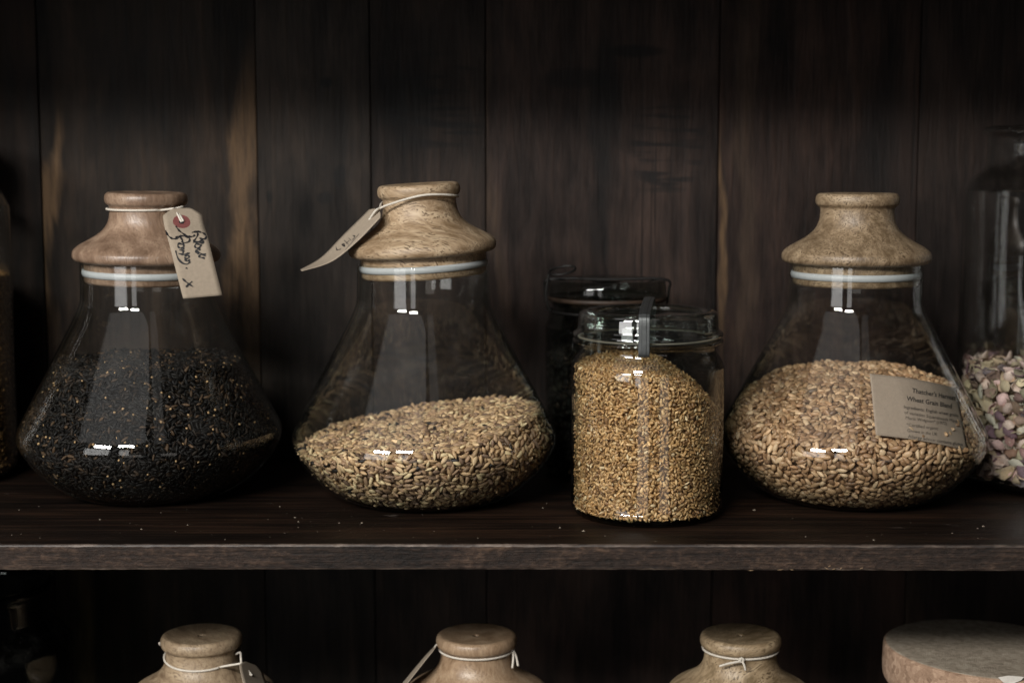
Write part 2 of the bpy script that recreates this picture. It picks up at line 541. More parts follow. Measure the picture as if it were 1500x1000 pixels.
def edge_material(name):
    N = NT(name)
    g = N.noise(N.coords(scale=(0.06, 1, 1), rot=(0, 0.02, 0)), 330.0, 6, 0.7, 0.3)
    b = N.noise(N.coords(scale=(0.35, 1, 1)), 24.0, 5, 0.6, 0.8)
    d = N.noise(N.coords(scale=(0.55, 1, 1), rot=(0, -0.75, 0)), 300.0, 5, 0.7)
    v = N.math('ADD', N.math('MULTIPLY', g, 0.28), N.math('ADD', N.math('MULTIPLY', b, 0.42), N.math('MULTIPLY', d, 0.36)))
    col = N.ramp(v, [(0.44, (0.0075, 0.0048, 0.0036)), (0.54, (0.027, 0.0158, 0.0108)), (0.65, (0.098, 0.059, 0.038))])
    h = N.math('ADD', N.math('MULTIPLY', d, 0.7), g)
    return N.principled(Base__Color=col, Roughness=0.7, Normal=N.bump(h, 0.8, 0.0025), **{'Specular__IOR__Level': 0.35})


def arris_material(name):
    N = NT(name)
    g = N.noise(N.coords(scale=(0.3, 1, 1)), 120.0, 5, 0.7)
    col = N.ramp(g, [(0.42, (0.022, 0.015, 0.012)), (0.55, (0.080, 0.058, 0.045)), (0.70, (0.19, 0.145, 0.115))])
    return N.principled(Base__Color=col, Roughness=0.55, Normal=N.bump(g, 0.5, 0.001))


SHELF_TOP, SHELF_EDGE, SHELF_ARRIS = shelf_material('shelf_wood'), edge_material('worn_edge_wood'), arris_material('rubbed_arris_wood')


def shelf_board(z, seed, bow=True):
    """a shelf with hand-worn front arrises"""
    nx = 520
    y0, y1 = SHELF_FRONT, WALL - 0.0004
    verts, faces, mats = [], [], []
    cs = 9
    for i in range(nx + 1):
        x = -HALF + 2 * HALF * i / nx
        n1 = noise.noise(Vector((x * 40, seed, 0))) * 0.0005 + noise.noise(Vector((x * 150, seed, 3))) * 0.00035
        n2 = noise.noise(Vector((x * 45, seed, 7))) * 0.0005 + noise.noise(Vector((x * 190, seed, 9))) * 0.0004
        n3 = noise.noise(Vector((x * 9, seed, 5))) * 0.0006
        w = 0.0006 * math.cos(x * 5 + 0.6) if bow else 0
        zt, zb = z + w * 0.6 - 0.0002, z - SHELF_T + w
        r1 = 0.0013 + abs(n1) * 1.6
        r2 = 0.0012 + abs(n2) * 2.2
        f = y0 + n3
        pts = [(y1, z), (y0 + 0.03, z), (f + r1 * 1.2, zt), (f + r1 * 0.3, zt - r1 * 0.35 + n1 * .4), (f + n1 * .3, zt - r1),
               (f + n2 * .4, zb + r2), (f + r2 * 0.35, zb + r2 * 0.3), (f + r2 * 1.3, zb), (y1, zb)]
        verts += [Vector((x, a, b)) for a, b in pts]
    fm = [0, 0, 2, 2, 1, 2, 1, 0, 0]
    for i in range(nx):
        for k in range(cs):
            k2 = (k + 1) % cs
            faces.append((i * cs + k, i * cs + k2, (i + 1) * cs + k2, (i + 1) * cs + k))
            mats.append(fm[k])
    faces.append(tuple(range(cs))); mats.append(0)
    faces.append(tuple(range(nx * cs + cs - 1, nx * cs - 1, -1))); mats.append(0)
    verts = [v - CABI for v in verts]
    o = mesh_obj('shelf', verts, faces, [SHELF_TOP, SHELF_EDGE, SHELF_ARRIS], cab, smooth=False)
    o.data.polygons.foreach_set('material_index', mats)
    return o


main_shelf = shelf_board(0.0, 1.0)
low_shelf = shelf_board(LOW, 5.0)
unseen_top_shelf = shelf_board(0.412 + SHELF_T, 9.0, False)  # unseen shelf above the view, height set to shade the upper boards

# splinters torn along the lower arris
for (sx, sy, ln, an) in [(1143, 834, 9, 0.05), (1160, 834, 5, -0.1), (1211, 832, 7, -0.5), (1222, 833, 6, 0.3), (1232, 832, 4, 0.6), (1262, 832, 5, 0.4), (1100, 835, 8, 0.0), (1215, 829, 5, 0.4)]:
    c = px(sx, sy, SHELF_FRONT - 0.0004) - CABI
    l = ln * 0.00026
    v = [Vector((-l, 0, 0)), Vector((0, -0.0004, 0.0002)), Vector((l, 0, 0.0001)), Vector((0, 0.0005, 0.0002)), Vector((0.0002, 0.0002, -0.0004))]
    R = Matrix.Rotation(-an, 3, 'Y')
    mesh_obj('splinter', [R @ p + c for p in v], [(0, 1, 4), (1, 2, 4), (2, 3, 4), (3, 0, 4), (0, 3, 1), (1, 3, 2)], SPLINTER, main_shelf, False)
    bpy.context.view_layer.update()

# ------------------------------------------------------------------ grain
def kernel(Lg, Wd, Th, kind, seg=8, rings=5):
    """one kernel, long axis x, thickness z; wheat with a crease, barley pointed, flat seed a teardrop"""
    V, F = [], []
    ts = [math.cos(math.pi * (k + 1) / (rings + 1)) for k in range(rings)]
    V.append((Lg / 2, 0, 0))
    for t in ts:
        if kind == 'wheat': r = (1 - abs(t) ** 2.4) ** 0.62 * (1.0 - 0.10 * t)
        elif kind == 'barley': r = (1 - abs(t) ** 1.9) ** 0.80 * (1.0 - 0.16 * t)
        elif kind == 'flat': r = (1 - abs(t) ** 2.2) ** 0.62 * (1.0 - 0.22 * t)
        else: r = (1 - t * t) ** 0.5
        for k in range(seg):
            a = 2 * math.pi * (k + 0.5 * 0) / seg
            rr = r
            if kind in ('wheat', 'barley') and k == seg // 4:
                rr *= 0.52 if kind == 'wheat' else 0.66
            V.append((t * Lg / 2, rr * Wd / 2 * math.cos(a), rr * Th / 2 * math.sin(a)))
    V.append((-Lg / 2, 0, 0))
    for k in range(seg):
        F.append((0, 1 + k, 1 + (k + 1) % seg))
    for i in range(rings - 1):
        for k in range(seg):
            k2 = (k + 1) % seg
            F.append((1 + i * seg + k, 1 + (i + 1) * seg + k, 1 + (i + 1) * seg + k2, 1 + i * seg + k2))
    e = 1 + rings * seg
    for k in range(seg):
        F.append((1 + (rings - 1) * seg + k, e, 1 + (rings - 1) * seg + (k + 1) % seg))
    return np.array(V), F


def pack(cands, Lg, Wd, thr):
    """dart throwing with elliptical footprints; cands = (pos, normal, tangent)"""
    cell = Lg
    grid, out = {}, []
    iL, iW = 1.0 / (Lg * Lg), 1.0 / (Wd * Wd)
    for p, n, t in cands:
        key = (int(p[0] // cell), int(p[1] // cell), int(p[2] // cell))
        ok = True
        for dx in (-1, 0, 1):
            for dy in (-1, 0, 1):
                for dz in (-1, 0, 1):
                    for q, tq in grid.get((key[0] + dx, key[1] + dy, key[2] + dz), ()):
                        ax, ay, az = p[0] - q[0], p[1] - q[1], p[2] - q[2]
                        d2 = ax * ax + ay * ay + az * az
                        if d2 * iL > 1.0: continue
                        u = ax * tq[0] + ay * tq[1] + az * tq[2]
                        u2 = u * u
                        w = ax * t[0] + ay * t[1] + az * t[2]
                        w2 = w * w
                        e = 0.5 * (u2 * iL + (d2 - u2) * iW + w2 * iL + (d2 - w2) * iW)
                        if e < thr:
                            ok = False; break
                    if not ok: break
                if not ok: break
            if not ok: break
        if ok:
            grid.setdefault(key, []).append((p, t))
            out.append((p, n, t))
    return out


def fill(name, base_loc, rin, zbase, hf, kind, size, palette, label, cat, mat, layers=3, thr=0.62, arc=None, tries=9, tilt=0.3,
         hold=None, individuals=0, ind_name=None, ind_label=None, ind_group=None, seg=8, rings=5, zbias=0.9, extra=None, top_layers=2, rmax=0.2):
    """heap of kernels lying against the inside of a jar and over its sloping top"""
    Lg, Wd, Th = size
    KV, KF = kernel(Lg, Wd, Th, kind, seg, rings)
    a0, a1 = arc if arc else (math.radians(-90 - 118), math.radians(-90 + 118))
    placed = []
    zs = np.linspace(zbase, 0.28, 600)
    rs = np.array([rin(z) for z in zs])
    dr = np.gradient(rs, zs)
    wt = rs * np.sqrt(1 + dr ** 2)
    for layer in range(layers):
        depth = Th * 0.5 + 0.0002 + layer * Th * 0.62
        # sample the wall
        hmax = max(hf(0.9 * rmax * math.cos(a), 0.9 * rmax * math.sin(a)) for a in np.linspace(0, 6.28, 24)) if rmax < 0.2 else 0.2
        msk = zs < hmax + 0.01
        cum = np.cumsum(wt[msk]); tot = cum[-1]
        area_w = tot * (zs[1] - zs[0]) * (a1 - a0)
        ncand = int(area_w / (Lg * Wd * 0.785) * tries * (1.0 if layer < 2 else 0.6))
        zi = np.interp(rng.random(ncand) * tot, cum, zs[msk])
        th = a0 + (a1 - a0) * rng.random(ncand)
        cands = []
        for z, a in zip(zi, th):
            r = rin(z)
            k = float(np.interp(z, zs, dr))
            nx_, nz = -1.0, k
            nl = math.hypot(nx_, nz)
            ca, sa = math.cos(a), math.sin(a)
            n = Vector((nx_ / nl * ca, nx_ / nl * sa, nz / nl))
            p = Vector((r * ca, r * sa, z)) + n * depth
            if hold and hold(p + Vector(base_loc)): p += n * 0.0018
            if p.z > hf(p.x, p.y) - Th * 0.2 or p.z < zbase + Th * 0.4: continue
            e1 = Vector((-sa, ca, 0)); e2 = n.cross(e1)
            fld = noise.noise(Vector((a * 6, z * 90, layer * 5.0))) * 1.3
            ang = random.gauss(0, zbias) + fld
            t = e1 * math.cos(ang) + e2 * math.sin(ang)
            cands.append((p, n, t))
        # the flat floor of the jar is not seen; the top is
        placed += pack(cands, Lg, Wd, thr)
    for layer in range(top_layers):
        ncand = int(math.pi * rmax ** 2 / (Lg * Wd * 0.785) * tries)
        rr = rmax * np.sqrt(rng.random(ncand)); th = 6.2832 * rng.random(ncand)
        cands = []
        for r, a in zip(rr, th):
            x, y = r * math.cos(a), r * math.sin(a)
            h = hf(x, y)
            if r > rin(h) - Th * 0.7: continue
            e = 0.002
            n = Vector((-(hf(x + e, y) - hf(x - e, y)) / (2 * e), -(hf(x, y + e) - hf(x, y - e)) / (2 * e), 1)).normalized()
            e1 = n.cross(Vector((0, 1, 0))).normalized(); e2 = n.cross(e1)
            ang = random.uniform(0, 6.28)
            cands.append((Vector((x, y, h)) - n * layer * Th * 0.6, n, e1 * math.cos(ang) + e2 * math.sin(ang)))
        placed += pack(cands, Lg, Wd, thr * 0.85)
    n = len(placed)
    # colours and frames
    mats = np.empty((n, 3, 3)); pos = np.empty((n, 3)); cols = np.empty((n, 3)); scl = np.empty(n)
    wsum = np.cumsum([w for w, c in palette]); wsum = wsum / wsum[-1]
    for i, (p, nn, t) in enumerate(placed):
        q = Matrix.Rotation(random.gauss(0, tilt), 3, nn.cross(t))
        t2 = q @ t
        s2 = nn.cross(t2).normalized()
        roll = random.gauss(0, 0.5) + (math.pi if random.random() < 0.5 else 0)
        if kind == 'flat': roll = random.gauss(0, 0.55)
        n2 = t2.cross(s2)
        s3 = s2 * math.cos(roll) + n2 * math.sin(roll)
        n3 = t2.cross(s3)
        if random.random() < 0.5: t2, s3 = -t2, -s3
        sc = random.gauss(1.0, 0.09)
        c = palette[int(np.searchsorted(wsum, random.random()))][1]
        mats[i] = np.array([t2 * random.gauss(1.04, 0.13), s3 * random.gauss(0.96, 0.09), n3]) * sc
        if name == 'black_barley_grains' and c[0] > 0.1:
            mats[i] = np.array([t2 * 0.36, s3 * 0.8, n3 * 0.8])     # naked pale kernels seen end-on
        pos[i] = p
        k = random.gauss(1.0, 0.18)
        cols[i] = [max(0.004, x * k) for x in c]
    # the ones shown largest become individuals
    solo = []
    if individuals:
        world = pos + np.array(base_loc)
        score = [to_px(w) + (w[1],) for w in world]
        cand = sorted(range(n), key=lambda i: (world[i][1] + 0.35 * abs(pos[i][0])))
        solo = cand[:individuals]
        group_mesh = {}
        keys = [tuple(c) for w, c in palette]
        for k, c in enumerate(keys):
            m = bpy.data.meshes.new(ind_name)
            m.from_pydata([tuple(v) for v in KV], [], KF)
            m.polygons.foreach_set('use_smooth', [True] * len(m.polygons))
            at = m.color_attributes.new('Col', 'FLOAT_COLOR', 'POINT')
            at.data.foreach_set('color', np.tile(np.array([*c, 1.0]), len(KV)))
            m.materials.append(mat)
            group_mesh[k] = m
        for i in solo:
            k = int(np.argmin([sum((cols[i][j] - c[j]) ** 2 for j in range(3)) for c in keys]))
            o = bpy.data.objects.new(ind_name, group_mesh[k])
            COL.objects.link(o)
            M = mats[i]
            if np.linalg.det(M) < 0: M = np.array([M[0], M[1], -M[2]])
            mw = Matrix([[M[0][r], M[1][r], M[2][r], pos[i][r] + base_loc[r]] for r in range(3)] + [[0, 0, 0, 1]])
            o.matrix_world = mw
            tag(o, ind_label, 'grain', ind_group)
    rest = np.array([i for i in range(n) if i not in set(solo)])
    nk = len(KV)
    VV = (np.einsum('vj,njk->nvk', KV, mats[rest]) + pos[rest][:, None, :]).reshape(-1, 3)
    CC = np.ones((len(rest), nk, 4)); CC[:, :, :3] = cols[rest][:, None, :]
    tri = np.array([f for f in KF if len(f) == 3]); quad = np.array([f for f in KF if len(f) == 4])
    offs = (np.arange(len(rest)) * nk)[:, None, None]
    T = (tri[None] + offs).reshape(-1, 3); Q = (quad[None] + offs).reshape(-1, 4)
    # the hidden middle of the heap: a closed body a little inside the outer kernels
    ins = Th * (0.5 + 0.62 * layers) + 0.0028
    nt, m1, m2 = 72, 26, 14
    cv = []
    for j in range(nt):
        a = 2 * math.pi * j / nt
        ca, sa = math.cos(a), math.sin(a)
        zc = zbase + 0.003
        while zc < 0.27 and zc < hf(max(rin(zc) - ins, 0.002) * ca, max(rin(zc) - ins, 0.002) * sa) - Th: zc += 0.0008
        for k in range(m1):
            z = zbase + 0.002 + (zc - zbase - 0.002) * k / (m1 - 1)
            r = max(rin(z) - ins, 0.002)
            cv.append((r * ca, r * sa, z))
        r1 = max(rin(zc) - ins, 0.002)
        for k in range(1, m2):
            r = r1 * (1 - k / (m2 - 0.5))
            cv.append((r * ca, r * sa, hf(r * ca, r * sa) - Th * 1.0))
    mm = m1 + m2 - 1
    cf = []
    for j in range(nt):
        j2 = (j + 1) % nt
        for k in range(mm - 1):
            cf.append((j * mm + k, j2 * mm + k, j2 * mm + k + 1, j * mm + k + 1))
    cb = len(VV)
    VV = np.vstack([VV, np.array(cv)])
    cq = np.array(cf) + cb
    mean = cols.mean(axis=0)
    CC = np.vstack([CC.reshape(-1, 4), np.tile(np.array([*mean, 1.0]), (len(cv), 1))])
    caps = [tuple(cb + j * mm + mm - 1 for j in range(nt)), tuple(cb + j * mm for j in reversed(range(nt)))]
    Q = np.vstack([Q, cq])
    me = bpy.data.meshes.new(name)
    nl = len(T) * 3 + len(Q) * 4 + 2 * nt
    me.vertices.add(len(VV)); me.vertices.foreach_set('co', VV.astype(np.float32).ravel())
    me.loops.add(nl)
    me.loops.foreach_set('vertex_index', np.concatenate([T.ravel(), Q.ravel(), np.array(caps).ravel()]).astype(np.int32))
    npoly = len(T) + len(Q) + 2
    st = np.concatenate([np.arange(len(T)) * 3, len(T) * 3 + np.arange(len(Q)) * 4, len(T) * 3 + len(Q) * 4 + np.arange(2) * nt])
    me.polygons.add(npoly)
    me.polygons.foreach_set('loop_start', st.astype(np.int32))
    me.polygons.foreach_set('use_smooth', np.ones(npoly, bool))
    me.update(calc_edges=True); me.validate()
    at = me.color_attributes.new('Col', 'FLOAT_COLOR', 'POINT')
    at.data.foreach_set('color', CC.astype(np.float32).ravel())
    me.materials.append(mat)
    o = bpy.data.objects.new(name, me)
    COL.objects.link(o)
    o.location = base_loc
    tag(o, label, cat, kind='stuff')
    print(name, n, 'kernels')
    return o


# ------------------------------------------------------------------ stopper jars
def thick_base(o, zmax, rmin):
    """the heavy foot of a jar, tinted dark for the dim surroundings thick glass reflects"""
    o.data.materials.append(GLASS_BASE)
    vs = o.data.vertices
    for p in o.data.polygons:
        c = [vs[i].co for i in p.vertices]
        if max(q.z for q in c) < zmax and min(math.hypot(q.x, q.y) for q in c) > rmin:
            p.material_index = 1
    return o


CARAFE = [(0, 0.0012), (0.03, 0.0010), (0.050, 0.0), (0.059, 0.0014), (0.069, 0.0062), (0.081, 0.0155), (0.0910, 0.0268), (0.0972, 0.0368), (0.0995, 0.0450),
          (0.0982, 0.0525), (0.0940, 0.0610), (0.0850, 0.0785), (0.0725, 0.1020), (0.0605, 0.1250), (0.0530, 0.1400), (0.0502, 0.1480), (0.0496, 0.1570), (0.0495, 0.1700), (0.0495, 0.1768)]
CAR_PROF, CAR_RIN, CAR_BASE = shell(CARAFE, 0.0020, 0.0024)
LID = [(0.0, 0.2248), (0.0018, 0.2248), (0.0020, 0.2262), (0.0022, 0.2272), (0.012, 0.2274), (0.022, 0.2280), (0.0272, 0.2285), (0.0298, 0.2272), (0.0308, 0.2240), (0.0302, 0.2205), (0.0284, 0.2188),
       (0.0272, 0.2172), (0.0272, 0.2125), (0.0284, 0.2065), (0.0315, 0.2010), (0.0365, 0.1965), (0.0430, 0.1925), (0.0500, 0.1885), (0.0540, 0.1850), (0.0550, 0.1818), (0.0545, 0.1790),
       (0.0520, 0.1770), (0.0468, 0.1768)]
LIDP = [tuple(p) for p in crom(LID[3:], 4)]
LIDP = LID[:3] + LIDP + [(0.0466, 0.1755), (0.0465, 0.1625), (0.0455, 0.1608), (0.0, 0.1606)]
LRZ = sorted([(z, r) for r, z in LIDP if 0.178 < z < 0.2186])


def lid_r(z): return float(np.interp(z, [a for a, b in LRZ], [b for a, b in LRZ]))


GASK = [(0.0462, 0.1706), (0.0476, 0.1708), (0.0482, 0.1684), (0.0476, 0.1660), (0.0462, 0.1656), (0.0462, 0.1706)]
jar_glass_mesh = lid_mesh_cache = None


def carafe(loc, wood, label, lid_dz=0.0, lid_rot=(0, 0, 0), scale=1.0):
    j = thing('stopper_jar', loc, label, 'jar', 'squat glass jars with turned wooden stoppers')
    j.scale = (scale, scale, scale)
    g = thick_base(lathe('glass_body', CAR_PROF, GLASS, j, 96), 0.0016, 0.044)
    l = lathe('wooden_stopper', [(r, z - 0.170) for r, z in LIDP], wood, j, 72)
    l.location = (0, 0, 0.170 + lid_dz)
    l.rotation_euler = lid_rot
    lathe('gasket', [(r, z - 0.170) for r, z in GASK], SILICONE, l, 72)
    return j, l


def at_px(x, y, Y, z=0.0):
    p = px(x, y, Y); return Vector((p.x, Y, z))


J1 = at_px(218, 500, 1.215); J2 = at_px(621, 500, 1.194); J4 = at_px(1251, 500, 1.198)
jar1, lid1 = carafe(J1, WOOD_RED, 'stopper jar filled with black barley, tag tied to its reddish wooden stopper', 0.0006, (math.radians(1.0), math.radians(0.8), 0.3))
jar2, lid2 = carafe(J2, WOOD_PALE, 'stopper jar of tan barley with its pale stopper sitting raised and tilted', 0.0075, (math.radians(-2.2), math.radians(-2.6), 1.0))
jar4, lid4 = carafe(J4, WOOD_BROWN, 'stopper jar of wheat grain with a printed paper label inside', 0.0003, (0, 0, 2.0))

GR_BARLEY = attr_material('barley_husk', 0.5, 0.35, 0.3, 1400, 0.22)
GR_WHEAT = attr_material('wheat_skin', 0.42, 0.42, 0.25, 1500, 0.2)
GR_SEED = attr_material('golden_seed', 0.40, 0.45, 0.2, 1500, 0.2)
GR_BLACK = attr_material('black_husk', 0.6, 0.2, 0.3, 1400, 0.3)


def bumps(x, y, s, a, f=45.0): return a * noise.noise(Vector((x * f, y * f, s)))


fill('black_barley_grains', J1, CAR_RIN, CAR_BASE, lambda x, y: 0.1015 + bumps(x, y, 1.0, 0.004, 25), 'barley', (0.0060, 0.0025, 0.0022),
     [(72, (0.006, 0.005, 0.0042)), (18, (0.020, 0.0140, 0.010)), (7, (0.065, 0.040, 0.023)), (4.5, (0.40, 0.26, 0.135))],
     'black barley grain filling the stopper jar with the tag', 'barley', GR_BLACK, layers=2, tries=7, thr=0.55, rmax=0.075, seg=7, rings=4)
fill('barley_grains', J2, CAR_RIN, CAR_BASE, lambda x, y: 0.0535 + 0.165 * x + 0.04 * y + bumps(x, y, 4.0, 0.004, 28), 'barley', (0.0072, 0.0033, 0.0029),
     [(32, (0.47, 0.310, 0.170)), (22, (0.34, 0.215, 0.128)), (20, (0.58, 0.410, 0.235)), (15, (0.20, 0.128, 0.085)), (7, (0.62, 0.48, 0.28)), (2.6, (0.014, 0.011, 0.010))],
     'tan barley grain heaped aslant in the stopper jar', 'barley', GR_BARLEY, layers=3, tries=10, thr=0.68, rmax=0.098, seg=8, rings=6,
     individuals=300, ind_name='barley_grain', ind_label='tan barley grain pressed against the glass of the half-full stopper jar', ind_group='barley grains against the glass')
QL = [(1274, 547), (1401, 568), (1418, 660), (1283, 637)]


def behind_label(w):
    x, y = to_px(w)
    k = (x - 1272) / 148.0
    return -0.02 < k < 1.04 and 545 + 22 * k - 4 < y < 634 + 25 * k + 1


fill('wheat_grains', J4, CAR_RIN, CAR_BASE, lambda x, y: 0.0845 + 0.06 * x + 0.205 * y - 1.2 * (x * x + y * y) + bumps(x, y, 8.0, 0.004, 28), 'wheat', (0.0068, 0.0038, 0.0034),
     [(36, (0.40, 0.250, 0.135)), (28, (0.31, 0.180, 0.094)), (20, (0.50, 0.330, 0.190)), (10, (0.21, 0.122, 0.068)), (6, (0.54, 0.385, 0.235))],
     'brown wheat grain heaped in the stopper jar with the paper label', 'wheat', GR_WHEAT, layers=3, tries=10, thr=0.68, rmax=0.096, seg=8, rings=6, hold=behind_label,
     individuals=300, ind_name='wheat_grain', ind_label='plump brown wheat grain against the glass of the jar with the paper label', ind_group='wheat grains against the glass')

# ------------------------------------------------------------------ clip jar of golden seed
CJ = at_px(949, 500, 1.141)
cj = thing('clip_jar', CJ, 'straight glass jar of golden seed with a glass lid held by a grey metal strap', 'jar')
CLIP = [(0, 0.0008), (0.030, 0.0004), (0.047, 0.0), (0.0518, 0.0016), (0.0543, 0.0060), (0.0548, 0.012), (0.0548, 0.055), (0.0548, 0.1020), (0.0541, 0.1090), (0.0518, 0.1142), (0.0496, 0.1172),
        (0.0486, 0.1200), (0.0496, 0.1226), (0.0526, 0.1240), (0.0538, 0.1256), (0.0529, 0.1274), (0.0490, 0.1280)]
CL_PROF, CL_RIN, CL_BASE = shell(CLIP, 0.0028, 0.0042)
thick_base(lathe('glass_body', CL_PROF, GLASS_CLIP, cj, 96), 0.0062, 0.049)
LIDG = [(0.0, 0.1448), (0.036, 0.1448), (0.0385, 0.1456), (0.041, 0.1474), (0.0455, 0.1474), (0.0484, 0.1462), (0.0497, 0.1435), (0.0501, 0.1390), (0.0506, 0.1340), (0.0530, 0.1322), (0.0538, 0.1306), (0.0530, 0.1290), (0.0490, 0.1284),
        (0.0462, 0.1284), (0.0458, 0.1330), (0.0452, 0.1385), (0.0430, 0.1405), (0.030, 0.1408), (0.0, 0.1408)]
lathe('glass_lid', [tuple(p) for p in crom(LIDG, 3)], GLASS_LID, cj, 96)
lathe('seal_ring', [(0.0466, 0.1279), (0.0502, 0.1279), (0.0504, 0.1283), (0.0502, 0.1287), (0.0466, 0.1287), (0.0466, 0.1279)], simple('clear_seal', (0.33, 0.30, 0.25), 0.5), cj, 72)


def strap(path, w, t, mat, parent, name, rz=0.0, loc=(0, 0, 0)):
    P = [np.array(p) for p in crom(path, 5)]
    V, F = [], []
    for i, p in enumerate(P):
        d = P[min(i + 1, len(P) - 1)] - P[max(i - 1, 0)]
        d = d / np.linalg.norm(d)
        nn = np.array((-d[1], d[0])) * t / 2
        prof = [(-w / 2, 0.6), (-w / 2 + 0.0005, 1), (-w * .22, 1), (-w * .17, 1.5), (w * .17, 1.5), (w * .22, 1), (w / 2 - 0.0005, 1), (w / 2, 0.6), (w / 2 - 0.0003, -1), (-w / 2 + 0.0003, -1)]
        for x, s in prof:
            V.append((x, p[0] + nn[0] * s, p[1] + nn[1] * s))
    k = 10
    for i in range(len(P) - 1):
        for a in range(k):
            b = (a + 1) % k
            F.append((i * k + a, i * k + b, (i + 1) * k + b, (i + 1) * k + a))
    F.append(tuple(range(k))); F.append(tuple(range(len(P) * k - 1, len(P) * k - k - 1, -1)))
    o = mesh_obj(name, V, F, mat, parent, False, loc)
    o.rotation_euler = (0, 0, rz)
    return o


strap([(-0.0540, 0.1205), (-0.0556, 0.1222), (-0.0558, 0.1310), (-0.0556, 0.1440), (-0.0540, 0.1480), (-0.0500, 0.1496), (-0.030, 0.1510), (0.0, 0.1522), (0.030, 0.1525), (0.047, 0.1515), (0.0530, 0.1465), (0.0556, 0.1340), (0.0556, 0.1170), (0.054, 0.1150)],
      0.0078, 0.0011, STEEL, cj, 'metal_strap', math.radians(-7), (-0.0005, 0, 0))


def clip_h(x, y):
    e = max(0.0, x + 0.012)
    return 0.1085 - 8.5 * e * e + 0.06 * y + bumps(x, y, 12.0, 0.003, 40)


fill('golden_seeds', CJ, CL_RIN, CL_BASE, clip_h, 'flat', (0.0041, 0.0024, 0.0013),
     [(40, (0.48, 0.285, 0.120)), (26, (0.38, 0.212, 0.085)), (20, (0.60, 0.390, 0.185)), (10, (0.24, 0.125, 0.052)), (4, (0.68, 0.51, 0.30))],
     'golden brown seed filling the jar with the metal strap', 'seed', GR_SEED, layers=2, tries=9, thr=0.6, rmax=0.052, seg=6, rings=4, tilt=0.55, zbias=1.0)

# ------------------------------------------------------------------ dark wire-bail jar behind
DJ = at_px(889, 500, 1.292)
dj = thing('bail_jar', DJ, 'dark glass jar with a wire bail lid behind the jar of golden seed', 'jar')
BAIL = [(0, 0.0006), (0.040, 0.0), (0.047, 0.002), (0.0498, 0.008), (0.050, 0.02), (0.050, 0.110), (0.0488, 0.122), (0.0462, 0.131), (0.0450, 0.136), (0.0455, 0.139), (0.0462, 0.141)]
BJ_PROF, BJ_RIN, BJ_BASE = shell(BAIL, 0.0025, 0.005)
lathe('glass_body', BJ_PROF, GLASS_DARK, dj, 72)
lathe('rubber_seal', [(0.0440, 0.1408), (0.0475, 0.1408), (0.0480, 0.1424), (0.0475, 0.1440), (0.0440, 0.1440), (0.0440, 0.1408)], RUBBER, dj, 64)
lathe('lid', [(0, 0.1560), (0.030, 0.1562), (0.040, 0.1575), (0.0440, 0.1578), (0.0468, 0.1560), (0.0474, 0.1510), (0.0478, 0.1460), (0.0472, 0.1441), (0.0, 0.1441)], GLASS_DARK, dj, 64)
ring = [(0.0470 * math.cos(a), 0.0470 * math.sin(a), 0.1325) for a in np.linspace(0, 2 * math.pi, 48, endpoint=False)]
wire = [tube(ring, 0.0011, 6, True)]
wl = []
for a in np.linspace(0, 2 * math.pi, 24, endpoint=False):
    wl.append((-0.037 + 0.0105 * math.cos(a), -0.020 + 0.006 * math.sin(a), 0.1660 + 0.0032 * math.sin(a + 0.6)))
wire.append(tube(wl, 0.0010, 6, True))
wire.append(tube(crom([(-0.046, -0.020, 0.1325), (-0.0500, -0.021, 0.145), (-0.0475, -0.020, 0.1645)], 5), 0.0011, 6))
wire.append(tube(crom([(-0.0475, 0.004, 0.1325), (-0.0500, 0.004, 0.148), (-0.046, 0.002, 0.1575), (0.0, 0.0, 0.1572), (0.046, 0.0, 0.1575), (0.0500, 0.002, 0.148), (0.0475, 0.004, 0.1325)], 5), 0.0011, 6))
mesh_obj('wire_bail', *merge(wire), DARKSTEEL, dj)
fill('dark_beans', DJ, BJ_RIN, BJ_BASE, lambda x, y: 0.098 + bumps(x, y, 20.0, 0.003, 40), 'round', (0.0090, 0.0065, 0.0050),
     [(60, (0.016, 0.011, 0.009)), (30, (0.028, 0.017, 0.012)), (10, (0.05, 0.035, 0.022))],
     'dark beans in the wire bail jar at the back', 'beans', GR_BLACK, layers=2, tries=8, thr=0.6, rmax=0.048, seg=7, rings=4)

# ------------------------------------------------------------------ tall apothecary jars at the frame's ends
APO = [(0, 0.0008), (0.055, 0.0004), (0.0700, 0.0), (0.0768, 0.0028), (0.0803, 0.0095), (0.0810, 0.020), (0.0810, 0.12), (0.0810, 0.2200), (0.0795, 0.2310), (0.0745, 0.2395), (0.0682, 0.2445), (0.0648, 0.2490),
       (0.0640, 0.2550), (0.0640, 0.2690), (0.0652, 0.2718), (0.0674, 0.2740), (0.0676, 0.2768), (0.0660, 0.2785), (0.0630, 0.2788)]
AP_PROF, AP_RIN, AP_BASE = shell(APO, 0.0028, 0.005)
A5 = Vector((0.434, 1.250, 0.0))
a5 = thing('apothecary_jar', A5, 'tall open glass jar of dried petals and flakes beside the wheat jar', 'jar', 'tall wide-necked glass jars')
thick_base(lathe('glass_body', AP_PROF, GLASS_OLD, a5, 96), 0.0062, 0.070)
AL = Vector((-0.262, 1.196, LOW)) + Vector((-0.105, 0, 0))
AL = Vector((px(-45, 880, 1.195).x, 1.195, LOW))
al = thing('apothecary_jar', AL, 'empty tall glass jar on the lower shelf with an open wide neck', 'jar', 'tall wide-necked glass jars')
lathe('glass_body', [(r * 0.93, z * 0.955) for r, z in AP_PROF], GLASS_DARK, al, 80)

